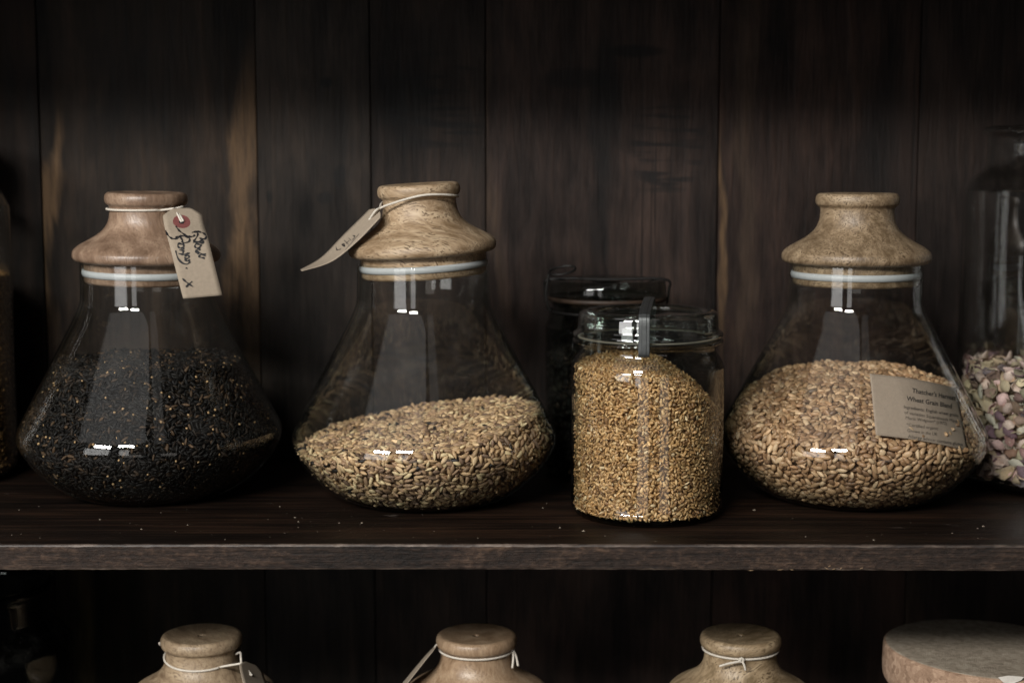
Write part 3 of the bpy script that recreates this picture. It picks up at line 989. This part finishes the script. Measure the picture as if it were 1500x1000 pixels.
LJ = Vector((px(-112, 500, 1.27).x, 1.27, 0.0))
lj = thing('storage_jar', LJ, 'round-shouldered glass jar of amber grain beside the jar of black barley', 'jar')
STOR = [(0, 0.0008), (0.050, 0.0), (0.0625, 0.002), (0.0685, 0.009), (0.070, 0.02), (0.070, 0.11), (0.070, 0.2050), (0.0680, 0.2200), (0.0610, 0.2320), (0.0510, 0.2380), (0.0460, 0.2420), (0.0450, 0.2480), (0.0450, 0.262), (0.0458, 0.265)]
ST_PROF, ST_RIN, ST_BASE = shell(STOR, 0.0025, 0.005)
lathe('glass_body', ST_PROF, GLASS_OLD, lj, 80)
lathe('lid', [(0, 0.282), (0.044, 0.282), (0.0475, 0.280), (0.048, 0.268), (0.0475, 0.2654), (0.0424, 0.2650), (0.0422, 0.250), (0.0, 0.250)], WOOD_BROWN, lj, 64)
fill('amber_grains', LJ, ST_RIN, ST_BASE, lambda x, y: 0.163 + bumps(x, y, 30.0, 0.003, 40), 'flat', (0.0050, 0.0030, 0.0022),
     [(60, (0.24, 0.130, 0.045)), (30, (0.17, 0.090, 0.034)), (10, (0.33, 0.20, 0.08))],
     'amber grain filling the round-shouldered jar', 'grain', GR_SEED, layers=2, tries=6, thr=0.5, rmax=0.067, seg=6, rings=4, arc=(math.radians(-150), math.radians(20)))

# dried petals and flakes in the apothecary jar
FLAKE = attr_material('dried_petal', 0.7, 0.25, 0.3, 700, 0.22)


def flake_mesh(name, L, Wd, curl, col, s):
    V, F = [], []
    nu, nv = 5, 4
    for i in range(nu + 1):
        u = -1 + 2 * i / nu
        wv = (1 - abs(u) ** 2.2) ** 0.5 * (1 - 0.25 * u) if abs(u) < 1 else 0.12
        for j in range(nv + 1):
            v = -1 + 2 * j / nv
            x, y = u * L / 2, v * wv * Wd / 2
            z = curl * (x * x / L + 2.0 * y * y / Wd) + 0.0009 * noise.noise(Vector((x * 500, y * 500, s)))
            V.append((x * (1 + 0.12 * noise.noise(Vector((u * 2, v * 3, s)))), y * (1 + 0.5 * noise.noise(Vector((u * 3, v, s + 4)))), z))
    for i in range(nu):
        for j in range(nv):
            a = i * (nv + 1) + j
            F.append((a, a + 1, a + nv + 2, a + nv + 1))
    n0 = len(V)
    # underside half a millimetre below, and a rim
    V += [(x, y, z - 0.00045) for x, y, z in V]
    F += [tuple(q + n0 for q in reversed(f)) for f in F]
    rim = [j for j in range(nv + 1)] + [i * (nv + 1) + nv for i in range(1, nu + 1)] + [nu * (nv + 1) + j for j in range(nv - 1, -1, -1)] + [i * (nv + 1) for i in range(nu - 1, 0, -1)]
    for a, b in zip(rim, rim[1:] + rim[:1]):
        F.append((b, a, a + n0, b + n0))
    m = bpy.data.meshes.new(name)
    m.from_pydata(V, [], F)
    m.polygons.foreach_set('use_smooth', [True] * len(m.polygons))
    at = m.color_attributes.new('Col', 'FLOAT_COLOR', 'POINT')
    at.data.foreach_set('color', np.tile(np.array([*col, 1.0]), len(V)))
    m.materials.append(FLAKE)
    return m


FC = [('pale cream', (0.84, 0.71, 0.56), 32), ('beige', (0.60, 0.475, 0.36), 30), ('tan', (0.37, 0.275, 0.20), 20), ('brown', (0.22, 0.158, 0.118), 13), ('muted purple', (0.24, 0.170, 0.178), 7)]
fl_meshes = {nm: [flake_mesh('dried_flake', random.uniform(0.009, 0.015), random.uniform(0.006, 0.0105), random.uniform(0.2, 1.4), tuple(c * random.uniform(.85, 1.12) for c in col), k * 7.1 + w)
                  for k in range(5)] for nm, col, w in FC}
names = [f[0] for f in FC]; wts = [f[2] for f in FC]


def flake_h(x, y): return 0.088 + 0.004 * noise.noise(Vector((x * 60, y * 60, 3))) - 0.08 * x


cands = []
for layer in range(3):
    for k in range(3600):
        a = math.radians(random.uniform(-215, -50))
        z = random.uniform(0.0075, 0.112)
        r = AP_RIN(z) - 0.0025 - layer * 0.0045
        p = Vector((r * math.cos(a), r * math.sin(a), z))
        if p.z > flake_h(p.x, p.y): continue
        n = Vector((-math.cos(a), -math.sin(a), 0))
        e1 = Vector((-math.sin(a), math.cos(a), 0)); an = random.uniform(-1.2, 1.2)
        cands.append((layer, p, n, e1 * math.cos(an) + Vector((0, 0, 1)) * math.sin(an)))
flakes = []
for layer in range(3):
    flakes += [(layer,) + q for q in pack([c[1:] for c in cands if c[0] == layer], 0.0115, 0.0080, [0.6, 0.6, 0.7][layer])]
tc_ = []
for k in range(1500):
    a, r = random.uniform(0, 6.283), 0.074 * math.sqrt(random.random())
    x, y = r * math.cos(a), r * math.sin(a)
    an = random.uniform(0, 6.28)
    tc_.append((Vector((x, y, flake_h(x, y) + 0.001)), Vector((0, 0, 1)), Vector((math.cos(an), math.sin(an), 0))))
flakes += [(0,) + q for q in pack(tc_, 0.013, 0.009, 0.5)]
nfl = 0
rest_v, rest_f, rest_c = [], [], []
flakes.sort(key=lambda q: q[1].y + 0.6 * q[1].x)
for layer, p, n, t in flakes:
    nm = random.choices(names, wts)[0]
    me = random.choice(fl_meshes[nm])
    q = Matrix.Rotation(random.gauss(0, 0.45), 3, n.cross(t)) @ Matrix.Rotation(random.gauss(0, 0.5), 3, t)
    n2 = q @ n * (1 if random.random() < 0.5 else -1); t2 = (q @ t).normalized()
    s2 = n2.cross(t2).normalized(); n2 = t2.cross(s2)
    M = Matrix(((t2.x, s2.x, n2.x, 0), (t2.y, s2.y, n2.y, 0), (t2.z, s2.z, n2.z, 0), (0, 0, 0, 1)))
    # keep every flake inside the wall
    rmaxv = max(math.hypot(*(M @ v.co + p).xy) - AP_RIN(max((M @ v.co + p).z, 0.0051)) for v in me.vertices)
    if rmaxv > -0.0003:
        p = p + Vector((-p.x, -p.y, 0)).normalized() * (rmaxv + 0.0003)
    if nfl < 230 and p.x < 0.02:
        o = bpy.data.objects.new('dried_petal', me)
        COL.objects.link(o)
        o.matrix_world = Matrix.Translation(A5 + p) @ M
        tag(o, nm + ' dried petal or flake in the tall open jar', 'petal', nm + ' petals in the tall jar')
        nfl += 1
    else:
        b = len(rest_v)
        rest_v += [tuple(M @ v.co + p) for v in me.vertices]
        rest_f += [tuple(i + b for i in f.vertices) for f in me.polygons]
        c0 = me.color_attributes['Col'].data[0].color
        rest_c += [tuple(c0)] * len(me.vertices)
cv, cf = lathe_data([(0, 0.0065), (0.064, 0.008), (0.0665, 0.012), (0.0665, 0.079), (0.06, 0.083), (0, 0.083)], 48)
b = len(rest_v)
rest_v += cv; rest_f += [tuple(i + b for i in f) for f in cf]; rest_c += [(0.26, 0.18, 0.12, 1)] * len(cv)
fo = mesh_obj('dried_petals', rest_v, rest_f, FLAKE, None, True, A5)
at = fo.data.color_attributes.new('Col', 'FLOAT_COLOR', 'POINT')
at.data.foreach_set('color', np.array(rest_c, np.float32).ravel())
tag(fo, 'mass of dried petals and flakes filling the tall open jar', 'petals', kind='stuff')
print('flakes', len(flakes), nfl)

# ------------------------------------------------------------------ lower shelf jars
DL = 1.187


def low_x(p): return px(p, 927, DL).x


JA, JB, JC = Vector((low_x(295), DL, LOW)), Vector((low_x(698), DL, LOW)), Vector((low_x(1085), DL, LOW))
jarA, lidA = carafe(JA, WOOD_GREY, 'lower shelf stopper jar with a red-eyeleted tag over its greyish knob', 0.0, (0, 0, 0.4))
jarB, lidB = carafe(JB, WOOD_WARM, 'lower shelf stopper jar with a warm brown knob and loose string ends', 0.0, (0, 0, 2.2))
jarC, lidC = carafe(JC, WOOD_OLIVE, 'lower shelf stopper jar with a small string knot below its golden brown knob', 0.0, (0, 0, 4.0))

CK = Vector((px(1450, 950, DL).x, DL, LOW))
ck = thing('cork_jar', CK, 'wide glass jar on the lower shelf under a broad cork disc', 'jar')
CORKJ = [(0, 0.0008), (0.055, 0.0), (0.067, 0.002), (0.0722, 0.008), (0.0735, 0.018), (0.0735, 0.10), (0.0735, 0.182), (0.0735, 0.189)]
CJ_PROF, _, _ = shell(CORKJ, 0.003, 0.005)
lathe('glass_body', CJ_PROF, GLASS_CLIP, ck, 80)


def cork_material(name, c0, c1, c2, sc):
    N = NT(name)
    v = N.coords()
    vr = N.n('TexVoronoi', Vector=v, Scale=sc)
    a = N.noise(v, sc * 0.35, 5, 0.65)
    b = N.noise(v, 900.0, 3, 0.6)
    s = N.n('SeparateColor', i0=vr.outputs['Color']).outputs[0]
    f = N.math('ADD', N.math('MULTIPLY', s, 0.30), N.math('ADD', N.math('MULTIPLY', a, 0.6), N.math('MULTIPLY', b, 0.2)))
    col = N.ramp(f, [(0.25, c0), (0.52, c1), (0.80, c2)])
    return N.principled(Base__Color=col, Roughness=0.85, Normal=N.bump(N.math('ADD', a, b), 0.6, 0.0015))


CORK_SIDE = cork_material('cork_side', (0.16, 0.095, 0.058), (0.34, 0.22, 0.145), (0.50, 0.345, 0.24), 260.0)
CORK_TOP = cork_material('dusty_cork_top', (0.19, 0.150, 0.105), (0.32, 0.265, 0.20), (0.44, 0.375, 0.29), 300.0)
cprof = [(0, 0.0145), (0.05, 0.0145), (0.074, 0.0143), (0.0782, 0.0135), (0.0795, 0.0115), (0.0797, 0.0), (0.0790, -0.0105), (0.0765, -0.0140), (0.0700, -0.0146), (0.0, -0.0146)]
cv, cf = lathe_data(crom(cprof, 3), 80)
cork = mesh_obj('cork_lid', cv, cf, [CORK_SIDE, CORK_TOP], ck)
cork.location = (0, 0, 0.2035)
cork.rotation_euler = (math.radians(0.0), math.radians(1.6), 0.3)
for poly in cork.data.polygons:
    z = sum(cork.data.vertices[i].co.z for i in poly.vertices) / len(poly.vertices)
    poly.material_index = 1 if z > 0.0137 else 0
PAPERBIT = simple('white_paper_scrap', (0.62, 0.58, 0.52), 0.85, 500, 0.1)
for (cx, cy, w, h) in [(1340, 969, 5.5, 5.0), (1482, 995, 20, 6)]:
    P = []
    for (u, v) in [(-1, -0.6), (-0.2, -1), (0.9, -0.7), (0.7, 0.1), (0.1, 0.9), (-0.6, 0.7)]:
        q = px(cx + u * w, cy + v * h, DL - 0.07)
        dx = q.x - CK.x
        ry = math.sqrt(max(0.0803 ** 2 - dx * dx, 0))
        q = px(cx + u * w, cy + v * h, DL - ry)
        P.append(q - CK)
    n0 = len(P)
    P2 = P + [p + Vector((-0.02 * p.x, 0.0006, 0)) for p in P]
    o = mesh_obj('paper_scrap', P2, [tuple(range(n0)), tuple(range(2 * n0 - 1, n0 - 1, -1))] + [((i + 1) % n0, i, i + n0, (i + 1) % n0 + n0) for i in range(n0)], PAPERBIT, ck, False)

# ------------------------------------------------------------------ tags and strings
class Tag:
    """a strip of card: centre line and half-width vector in photo pixels, with their distances"""
    def __init__(self, pts, wv):
        self.p = np.array(crom([np.array(q, float) for q in pts], 8)); self.w = np.array(crom([np.array(q, float) for q in wv], 8))
        self.tp = np.linspace(0, 1, len(self.p)); self.tw = np.linspace(0, 1, len(self.w))

    def raw(self, u, v):
        c = [np.interp(v, self.tp, self.p[:, k]) for k in range(3)]
        w = [np.interp(v, self.tw, self.w[:, k]) for k in range(3)]
        return [c[k] + u * w[k] for k in range(3)]

    def at(self, u, v, off=0.0):
        x, y, d = self.raw(u, v)
        p = px(x, y, d)
        if off: p += (Vector((0, 0, CAMH)) - p).normalized() * off
        return p

    def uv(self, x, y):
        u, v = 0.0, 0.3
        for _ in range(25):
            r = self.raw(u, v); e = 1e-3
            ru, rv = self.raw(u + e, v), self.raw(u, v + e)
            J = np.array([[(ru[0] - r[0]) / e, (rv[0] - r[0]) / e], [(ru[1] - r[1]) / e, (rv[1] - r[1]) / e]])
            try: s = np.linalg.solve(J, [x - r[0], y - r[1]])
            except Exception: break
            u += max(-0.4, min(0.4, s[0])); v = max(0.0, min(1.0, v + max(-0.3, min(0.3, s[1]))))
        return u, v

    def on(self, x, y, off): return self.at(*self.uv(x, y), off)

    def card(self, parent, org, cham=0.13):
        nu, nv = 8, 30
        V, F = [], []
        for j in range(nv + 1):
            v = j / nv
            k = min(1.0, 0.42 + 0.58 * v / cham)
            for i in range(nu + 1):
                V.append(self.at((-1 + 2 * i / nu) * k, v) - org)
        for j in range(nv):
            for i in range(nu):
                a = j * (nu + 1) + i
                F.append((a, a + nu + 1, a + nu + 2, a + 1))
        o = mesh_obj('card', V, F, PAPER, parent, True)
        s = o.modifiers.new('thickness', 'SOLIDIFY'); s.thickness = 0.00035; s.offset = 0
        return o

    def disc(self, cu, cv_, ru, rv, r_in, name, mat, parent, org, off):
        V, F = [], []
        n = 28
        for k in range(n):
            a = 2 * math.pi * k / n
            for q in (1.0, r_in):
                V.append(self.at(cu + ru * q * math.cos(a), max(0.0, cv_ + rv * q * math.sin(a)), off) - org)
        for k in range(n):
            k2 = (k + 1) % n
            F.append((2 * k, 2 * k2, 2 * k2 + 1, 2 * k + 1))
        return mesh_obj(name, V, F, mat, parent, True)

    def ink(self, strokes, width, parent, org, name='lettering', mat=None, off=0.0006):
        parts = []
        for st in strokes:
            P = crom(st, 5) if len(st) > 2 else [np.array(q, float) for q in st]
            V, F = [], []
            for i, p in enumerate(P):
                d = P[min(i + 1, len(P) - 1)] - P[max(i - 1, 0)]
                d = d / max(np.linalg.norm(d), 1e-6)
                w = width * (0.75 + 0.35 * math.sin(i * 0.9 + p[0] * .3)) * (0.6 if i in (0, len(P) - 1) else 1.0)
                nn = np.array((-d[1], d[0])) * w / 2
                for s in (-1, 1):
                    q = p + nn * s
                    V.append(self.on(q[0], q[1], off) - org)
            for i in range(len(P) - 1):
                F.append((2 * i, 2 * i + 1, 2 * i + 3, 2 * i + 2))
            parts.append((V, F))
        return mesh_obj(name, *merge(parts), mat or INK, parent, False)


def string_obj(paths, parent, org, name='string', r=0.00085):
    return mesh_obj(name, *merge([tube([Vector(q) - org for q in crom(p, 5)], r, 7) for p in paths]), STRING, parent)


def circle_pts(J, z, r, a0, a1, n=16, tiltx=0.0, tilty=0.0):
    return [Vector((J.x + r * math.cos(a), J.y + r * math.sin(a), J.z + z + tiltx * math.cos(a) + tilty * math.sin(a))) for a in np.linspace(math.radians(a0), math.radians(a1), n)]


# -- tag on the black barley jar
d1 = J1.y
T1 = Tag([(266, 305, d1 - 0.032), (269, 327, d1 - 0.043), (276, 352, d1 - 0.058), (286, 392, d1 - 0.064), (297, 435, d1 - 0.066)],
         [(28, -1, 0.0055), (29, -1, 0.005), (29, -2, 0.004), (28.8, -2.2, 0.004), (28.7, -2.5, 0.004)])
o1 = T1.at(0, 0)
t1 = thing('paper_tag', o1, 'manila tag reading Black Barley hung from the reddish stopper', 'tag', 'string-tied manila tags')
T1.card(t1, o1)
uc, vc = T1.uv(266, 325)
T1.disc(uc, vc, 0.44, 0.100, 0.30, 'eyelet', EYELET, t1, o1, 0.0004)
T1.disc(uc, vc, 0.14, 0.030, 0.02, 'dark_hole_disc', INK, t1, o1, 0.0006)  # no hole is cut: black disc painted for its dark inside
cr = lambda S: [[(100 + x / 5.0, 260 + y / 5.0) for x, y in s] for s in S]
hand1 = cr([[(787, 355), (812, 388), (855, 420), (900, 434), (930, 420)], [(905, 402), (935, 398), (948, 415), (935, 445), (915, 468)],
            [(935, 392), (985, 405), (1010, 428), (998, 450), (962, 441), (990, 462), (980, 480), (945, 470)],
            [(912, 475), (945, 470), (985, 462)], [(962, 490), (938, 485), (926, 503), (945, 518), (966, 505), (972, 488), (958, 520)],
            [(968, 530), (950, 524), (934, 540), (946, 556), (958, 552)], [(930, 528), (962, 552), (1008, 575)], [(1008, 560), (975, 562), (958, 580), (1000, 590)],
            [(712, 385), (728, 420), (762, 447), (800, 444), (815, 430)], [(785, 436), (835, 428), (882, 440), (886, 466), (850, 478), (828, 466)], [(812, 430), (834, 455), (843, 488)],
            [(838, 492), (812, 482), (802, 500), (820, 518), (846, 508), (842, 490), (846, 526)], [(812, 530), (846, 536), (836, 552)], [(806, 556), (845, 562), (890, 552)],
            [(850, 575), (876, 570), (884, 585), (862, 594), (850, 582)], [(850, 600), (876, 612), (890, 598)], [(893, 615), (868, 634), (830, 622), (800, 585), (786, 535)],
            [(861, 660), (866, 664), (870, 661)], [(835, 738), (868, 768), (915, 800)], [(908, 760), (885, 778), (862, 802)]])
T1.ink(hand1, 2.9, t1, o1)
zr = 0.2170
hole = T1.at(uc, vc, 0.0012)
ringp = circle_pts(J1, zr, 0.0284, -52, -395, 30, 0.0, 0.0006)
knot = px(255, 305.5, d1 - 0.0275)
string_obj([[knot] + ringp[:], [knot, px(259, 312, d1 - 0.036), hole], [knot + Vector((0.0010, 0.0006, 0)), px(262, 313, d1 - 0.0355), hole + Vector((0.0012, 0.0004, 0.0004))], [ringp[-1], px(268, 303, d1 - 0.021), px(259, 306, d1 - 0.0275)]], t1, o1)

# -- tag on the tilted stopper, seen nearly edge-on
d2 = J2.y
T2 = Tag([(553, 308, d2 - 0.020), (541, 321, d2 - 0.021), (512, 350, d2 - 0.024), (478, 380, d2 - 0.027), (441, 396, d2 - 0.030)],
         [(8.5, 5.5, -0.012), (9.0, 5.5, -0.0125), (10, 5, -0.0125), (7, 3.5, -0.0130), (1.0, 1.0, -0.0138)])
o2 = T2.at(0, 0)
t2 = thing('paper_tag', o2, 'curled manila tag sticking out sideways from the pale tilted stopper', 'tag', 'string-tied manila tags')
T2.card(t2, o2)
uc, vc = T2.uv(540.5, 322)
T2.disc(uc, vc, 0.5, 0.075, 0.30, 'eyelet', EYELET, t2, o2, 0.0004)
c2 = lambda S: [[(420 + x / 4.6875, 250 + y / 4.6875) for x, y in s] for s in S]
T2.ink(c2([[(338, 520), (345, 543), (372, 538)], [(378, 505), (398, 522), (390, 500), (378, 508)], [(395, 478), (425, 508)], [(408, 500), (430, 478)], [(425, 462), (446, 482)], [(452, 445), (468, 452), (452, 475)],
           [(330, 575), (265, 615), (258, 622)], [(300, 592), (310, 602)], [(240, 618), (215, 632)]]), 1.9, t2, o2)
T2.ink(c2([[(498, 432), (450, 490), (400, 545)]]), 0.7, t2, o2, 'ruled_line', PRINT)
hole2 = T2.at(uc, vc, 0.0010)
fr2 = [px(671, 288, d2 + 0.004), px(666, 286.5, d2 - 0.018), px(645, 285, d2 - 0.0285), px(620, 286, d2 - 0.0325), px(594, 292, d2 - 0.0315), px(572, 299, d2 - 0.028), px(557, 305, d2 - 0.0235)]
bk2 = [px(671, 288, d2 + 0.004), px(655, 287, d2 + 0.022), px(615, 288, d2 + 0.029), px(575, 292, d2 + 0.022), px(560, 297, d2 + 0.003), px(557, 304, d2 - 0.015), px(556, 305.5, d2 - 0.0225)]
string_obj([fr2 + [px(549, 313, d2 - 0.0235), hole2], bk2, [px(556, 305, d2 - 0.0235), px(550, 309, d2 - 0.026), hole2 + Vector((0.0008, 0, 0.0008))]], t2, o2)

# -- lower shelf: tag with red eyelet
TA = Tag([(367, 971, DL - 0.028), (370, 988, DL - 0.040), (377, 1008, DL - 0.053), (389, 1050, DL - 0.060), (401, 1090, DL - 0.062)],
         [(17, 6, 0.014), (18, 6, 0.014), (20, 5, 0.013), (22, 4, 0.012), (23, 4, 0.012)])
oA = TA.at(0, 0)
tA = thing('paper_tag', oA, 'manila tag with a dark red eyelet on the lower greyish knob', 'tag', 'string-tied manila tags')
TA.card(tA, oA)
uc, vc = TA.uv(367, 989)
TA.disc(uc, vc, 0.55, 0.080, 0.30, 'eyelet', EYELET, tA, oA, 0.0004)
TA.ink([[(384, 1004), (388, 997), (394, 1000), (391, 1010)], [(384, 1012), (394, 1018), (398, 1010)]], 3.0, tA, oA)
holeA = TA.at(uc, vc, 0.0010)
zA = lambda a: 0.2125 + 0.0042 * math.sin(math.radians(a))
ra = []
for a in np.linspace(-48, -185, 18):
    z = 0.2128 + 0.0048 * math.sin(math.radians(a)) * 0.9
    ra.append(Vector((JA.x + (lid_r(z) + 0.0008) * math.cos(math.radians(a)), JA.y + (lid_r(z) + 0.0008) * math.sin(math.radians(a)), JA.z + z)))
kA = px(353, 971, DL - 0.0275)
back = []
for a in np.linspace(-185, -375, 18):
    z = 0.2150
    back.append(Vector((JA.x + 0.0283 * math.cos(math.radians(a)), JA.y + 0.0283 * math.sin(math.radians(a)), JA.z + z)))
string_obj([[kA] + ra + back[1:] + [px(352, 955, DL - 0.010), px(353, 963, DL - 0.024), kA], [kA, px(359, 978, DL - 0.036), holeA], [kA + Vector((0.0010, 0, 0.0002)), px(361, 978, DL - 0.036), holeA + Vector((0.0010, 0, 0.0003))],
            [back[2], px(236, 944, DL - 0.004), px(233.5, 940, DL - 0.006)]], tA, oA)

# -- lower shelf: edge-on tag and hanging string ends
TB = Tag([(639, 945, DL - 0.004), (624, 962, DL - 0.008), (606, 984, DL - 0.012), (588, 1006, DL - 0.016), (560, 1036, DL - 0.022)],
         [(1.5, 1, -0.011), (2.2, 1, -0.0125), (2.6, 1.2, -0.013), (2.8, 1.4, -0.013), (3, 1.5, -0.013)])
oB = TB.at(0, 0)
tB = thing('paper_tag', oB, 'manila tag seen edge-on beside the lower warm brown knob', 'tag', 'string-tied manila tags')
TB.card(tB, oB)
rb = circle_pts(JB, 0.2172, 0.0284, -10, -370, 40)
eB = rb[0]
kB = px(751, 950, DL - 0.008)
string_obj([rb, [eB, kB, px(752, 962, DL - 0.012), px(750.5, 978, DL - 0.016)], [kB, px(756, 961, DL - 0.010), px(759, 975, DL - 0.012)], [circle_pts(JB, 0.2172, 0.0284, 180, 181, 2)[0], px(641, 943, DL - 0.003), TB.at(0, 0.06, 0.0005)]], tB, oB)

# -- lower shelf: knotted string alone
rc = circle_pts(JC, 0.2172, 0.0286, 0, 360, 40, 0.0, -0.0004)
kC = px(1086, 966, DL - 0.0305)
oC = JC + Vector((0, 0, 0.2172))
cs_ = thing('knotted_string', oC, 'white string with a small knot tied round the golden brown knob', 'string')
kv, kf = [], []
lump = []
for a in np.linspace(0, 2 * math.pi * 2.6, 40):
    lump.append(kC + Vector((0.0016 * math.cos(a), -0.0004 + 0.0010 * math.sin(a * 1.3), 0.0013 * math.sin(a))))
string_obj([rc], cs_, oC, 'loop')
string_obj([lump, [kC, px(1083, 968, DL - 0.0320), px(1068, 971, DL - 0.0310), px(1054, 975, DL - 0.0290)], [kC, px(1090, 973, DL - 0.0325), px(1092, 981, DL - 0.0325)]], cs_, oC, 'knot')

# ------------------------------------------------------------------ printed paper label inside the wheat jar
def on_glass(x, y, gap):
    """where the pixel's line of sight meets the inner wall of the wheat jar, a little inside"""
    lo, hi = J4.y - 0.11, J4.y
    for k in range(60):                    # first crossing from outside
        t = lo + (hi - lo) * k / 59
        p = px(x, y, t)
        if math.hypot(p.x - J4.x, p.y - J4.y) < CAR_RIN(p.z) - gap:
            a, b = t - (hi - lo) / 59, t
            for _ in range(18):
                m = (a + b) / 2; p = px(x, y, m)
                if math.hypot(p.x - J4.x, p.y - J4.y) < CAR_RIN(p.z) - gap: b = m
                else: a = m
            return px(x, y, b)
    return px(x, y, J4.y)


QL = [(1274, 547), (1401, 568), (1418, 660), (1283, 637)]


def quad(u, v):
    a = np.array(QL[0]) * (1 - u) + np.array(QL[1]) * u
    b = np.array(QL[3]) * (1 - u) + np.array(QL[2]) * u
    q = a * (1 - v) + b * v
    q[1] += 3.0 * math.sin(u * math.pi) * (-1)
    return q


oL = on_glass(1340, 600, 0.0008)
lab = thing('paper_label', oL, 'brown printed paper label reading Wheat Grain Blend inside the wheat jar', 'label')
V, F = [], []
nu, nv = 36, 18
for j in range(nv + 1):
    for i in range(nu + 1):
        q = quad(i / nu, j / nv)
        g = 0.0008 + 0.0005 * max(0, math.sin(i / nu * 9.0)) + (0.0007 * noise.noise(Vector((i * .25, j * .1, 2))) if i > 0 else 0) * 0.4
        V.append(on_glass(q[0], q[1], max(g, 0.0006)) - oL)
for j in range(nv):
    for i in range(nu):
        a = j * (nu + 1) + i
        F.append((a, a + nu + 1, a + nu + 2, a + 1))
pl = mesh_obj('paper', V, F, KRAFT, lab, True)
sm = pl.modifiers.new('thickness', 'SOLIDIFY'); sm.thickness = 0.0002; sm.offset = -1


def print_line(body, x0, y0, x1, y1, size, bold=0.0, parent=lab, org=oL, cut=None):
    c = bpy.data.curves.new('print', 'FONT')
    c.body = body; c.size = 1.0; c.resolution_u = 2; c.offset = bold
    o = bpy.data.objects.new('print', c)
    COL.objects.link(o)
    dg = bpy.context.evaluated_depsgraph_get(); dg.update()
    me = bpy.data.meshes.new_from_object(o.evaluated_get(dg))
    bpy.data.objects.remove(o)
    n = len(me.vertices)
    co = np.empty(n * 3, np.float32); me.vertices.foreach_get('co', co); co = co.reshape(-1, 3)
    w = co[:, 0].max()
    out = []
    for x, y, z in co:
        f = x / w
        f = f + 0.10 * f * (1 - f)          # the print narrows as the wall turns away
        qx, qy = x0 + (x1 - x0) * f, y0 + (y1 - y0) * f
        p = on_glass(qx + 0.06 * y * size, qy - y * size * 0.98, 0.0005) - org
        out.append(tuple(p))
    me.vertices.foreach_set('co', np.array(out, np.float32).ravel())
    me.materials.clear(); me.materials.append(PRINT)
    ob = bpy.data.objects.new('printed_line', me)
    COL.objects.link(ob); ob.parent = parent
    return ob


print_line("Thatcher's Harvest", 1336, 574.5, 1399, 585.5, 9.5, 0.018)
print_line('Wheat Grain Blend', 1328, 586, 1394, 597.5, 9.5, 0.018)
print_line('Ingredients: English wheat grains', 1323.5, 597.5, 1404, 610, 6.6, 0.006)
print_line('of varieties Squareheads Master,', 1324.5, 605.5, 1408, 619.5, 6.6)
print_line('Maris Widgeon* (1972)', 1326, 613.5, 1387, 622, 6.6)
print_line('*Certified organic', 1327.5, 623.5, 1374, 629.5, 6.6)
print_line('Grown in the UK', 1328.5, 632, 1373, 638, 6.6)
print_line('Allergy advice: contains gluten', 1330, 640.5, 1410, 652.5, 6.6)
# a single kernel caught in front of the paper
KV, KF = kernel(0.0068, 0.0034, 0.0030, 'wheat', 10, 7)
gp = on_glass(1335, 630, 0.0018)
R = Matrix.Rotation(math.radians(50), 4, 'Y') @ Matrix.Rotation(math.radians(100), 4, 'X')
sg = mesh_obj('wheat_grain', [(R @ Vector(v)) for v in KV], KF, GR_WHEAT, None, True, gp)
at = sg.data.color_attributes.new('Col', 'FLOAT_COLOR', 'POINT')
at.data.foreach_set('color', np.tile(np.array([0.42, 0.30, 0.19, 1.0]), len(KV)))
tag(sg, 'single pale wheat grain caught in front of the printed paper label', 'grain')

# ------------------------------------------------------------------ crumbs on the shelf
parts = []
spots = [(146, 761, 1.1), (207, 775, 1.0), (275, 769, 0.7), (28, 747, 0.8), (410, 742, 0.9), (432, 758, 1.0), (437, 764, .9), (497, 766, .9), (530, 766, 1.2), (855, 778, 1.6), (886, 785, 0.8), (795, 744, .9), (820, 773, 1.3), (1105, 747, 1.4), (1280, 791, 1.1), (1440, 771, 1.4), (1432, 774, .8), (960, 793, .7), (330, 790, .6), (1395, 781, .8), (1180, 786, .7), (700, 788, .6)]
for k in range(60):
    spots.append((random.uniform(0, 1500), random.uniform(735, 795), random.uniform(0.2, 0.55)))
for k in range(16):
    spots.append((random.gauss(490, 45), random.uniform(752, 790), random.uniform(0.2, 0.5)))
for x, y, s in spots:
    ang = math.atan((y - 500) / FPX) + PITCH
    Y = CAMH / math.tan(ang)
    c = px(x, y, Y); c.z = 0.00012
    s *= 0.0009
    a = random.uniform(0, 6.28)
    e = random.uniform(0.35, 0.9)
    v = []
    for q in range(5):
        b = a + q * 1.2566
        v.append(c + Vector((s * math.cos(b) * random.uniform(.7, 1.2), s * e * math.sin(b) * random.uniform(.7, 1.2), 0)))
    v.append(c + Vector((0, 0, s * 0.7)))
    parts.append((v, [(k, (k + 1) % 5, 5) for k in range(5)] + [(4, 3, 2, 1, 0)]))
cr_ = mesh_obj('crumbs', *merge(parts), CRUMB, None, False)
tag(cr_, 'pale crumbs and dust scattered on the dark shelf', 'crumbs', kind='stuff')
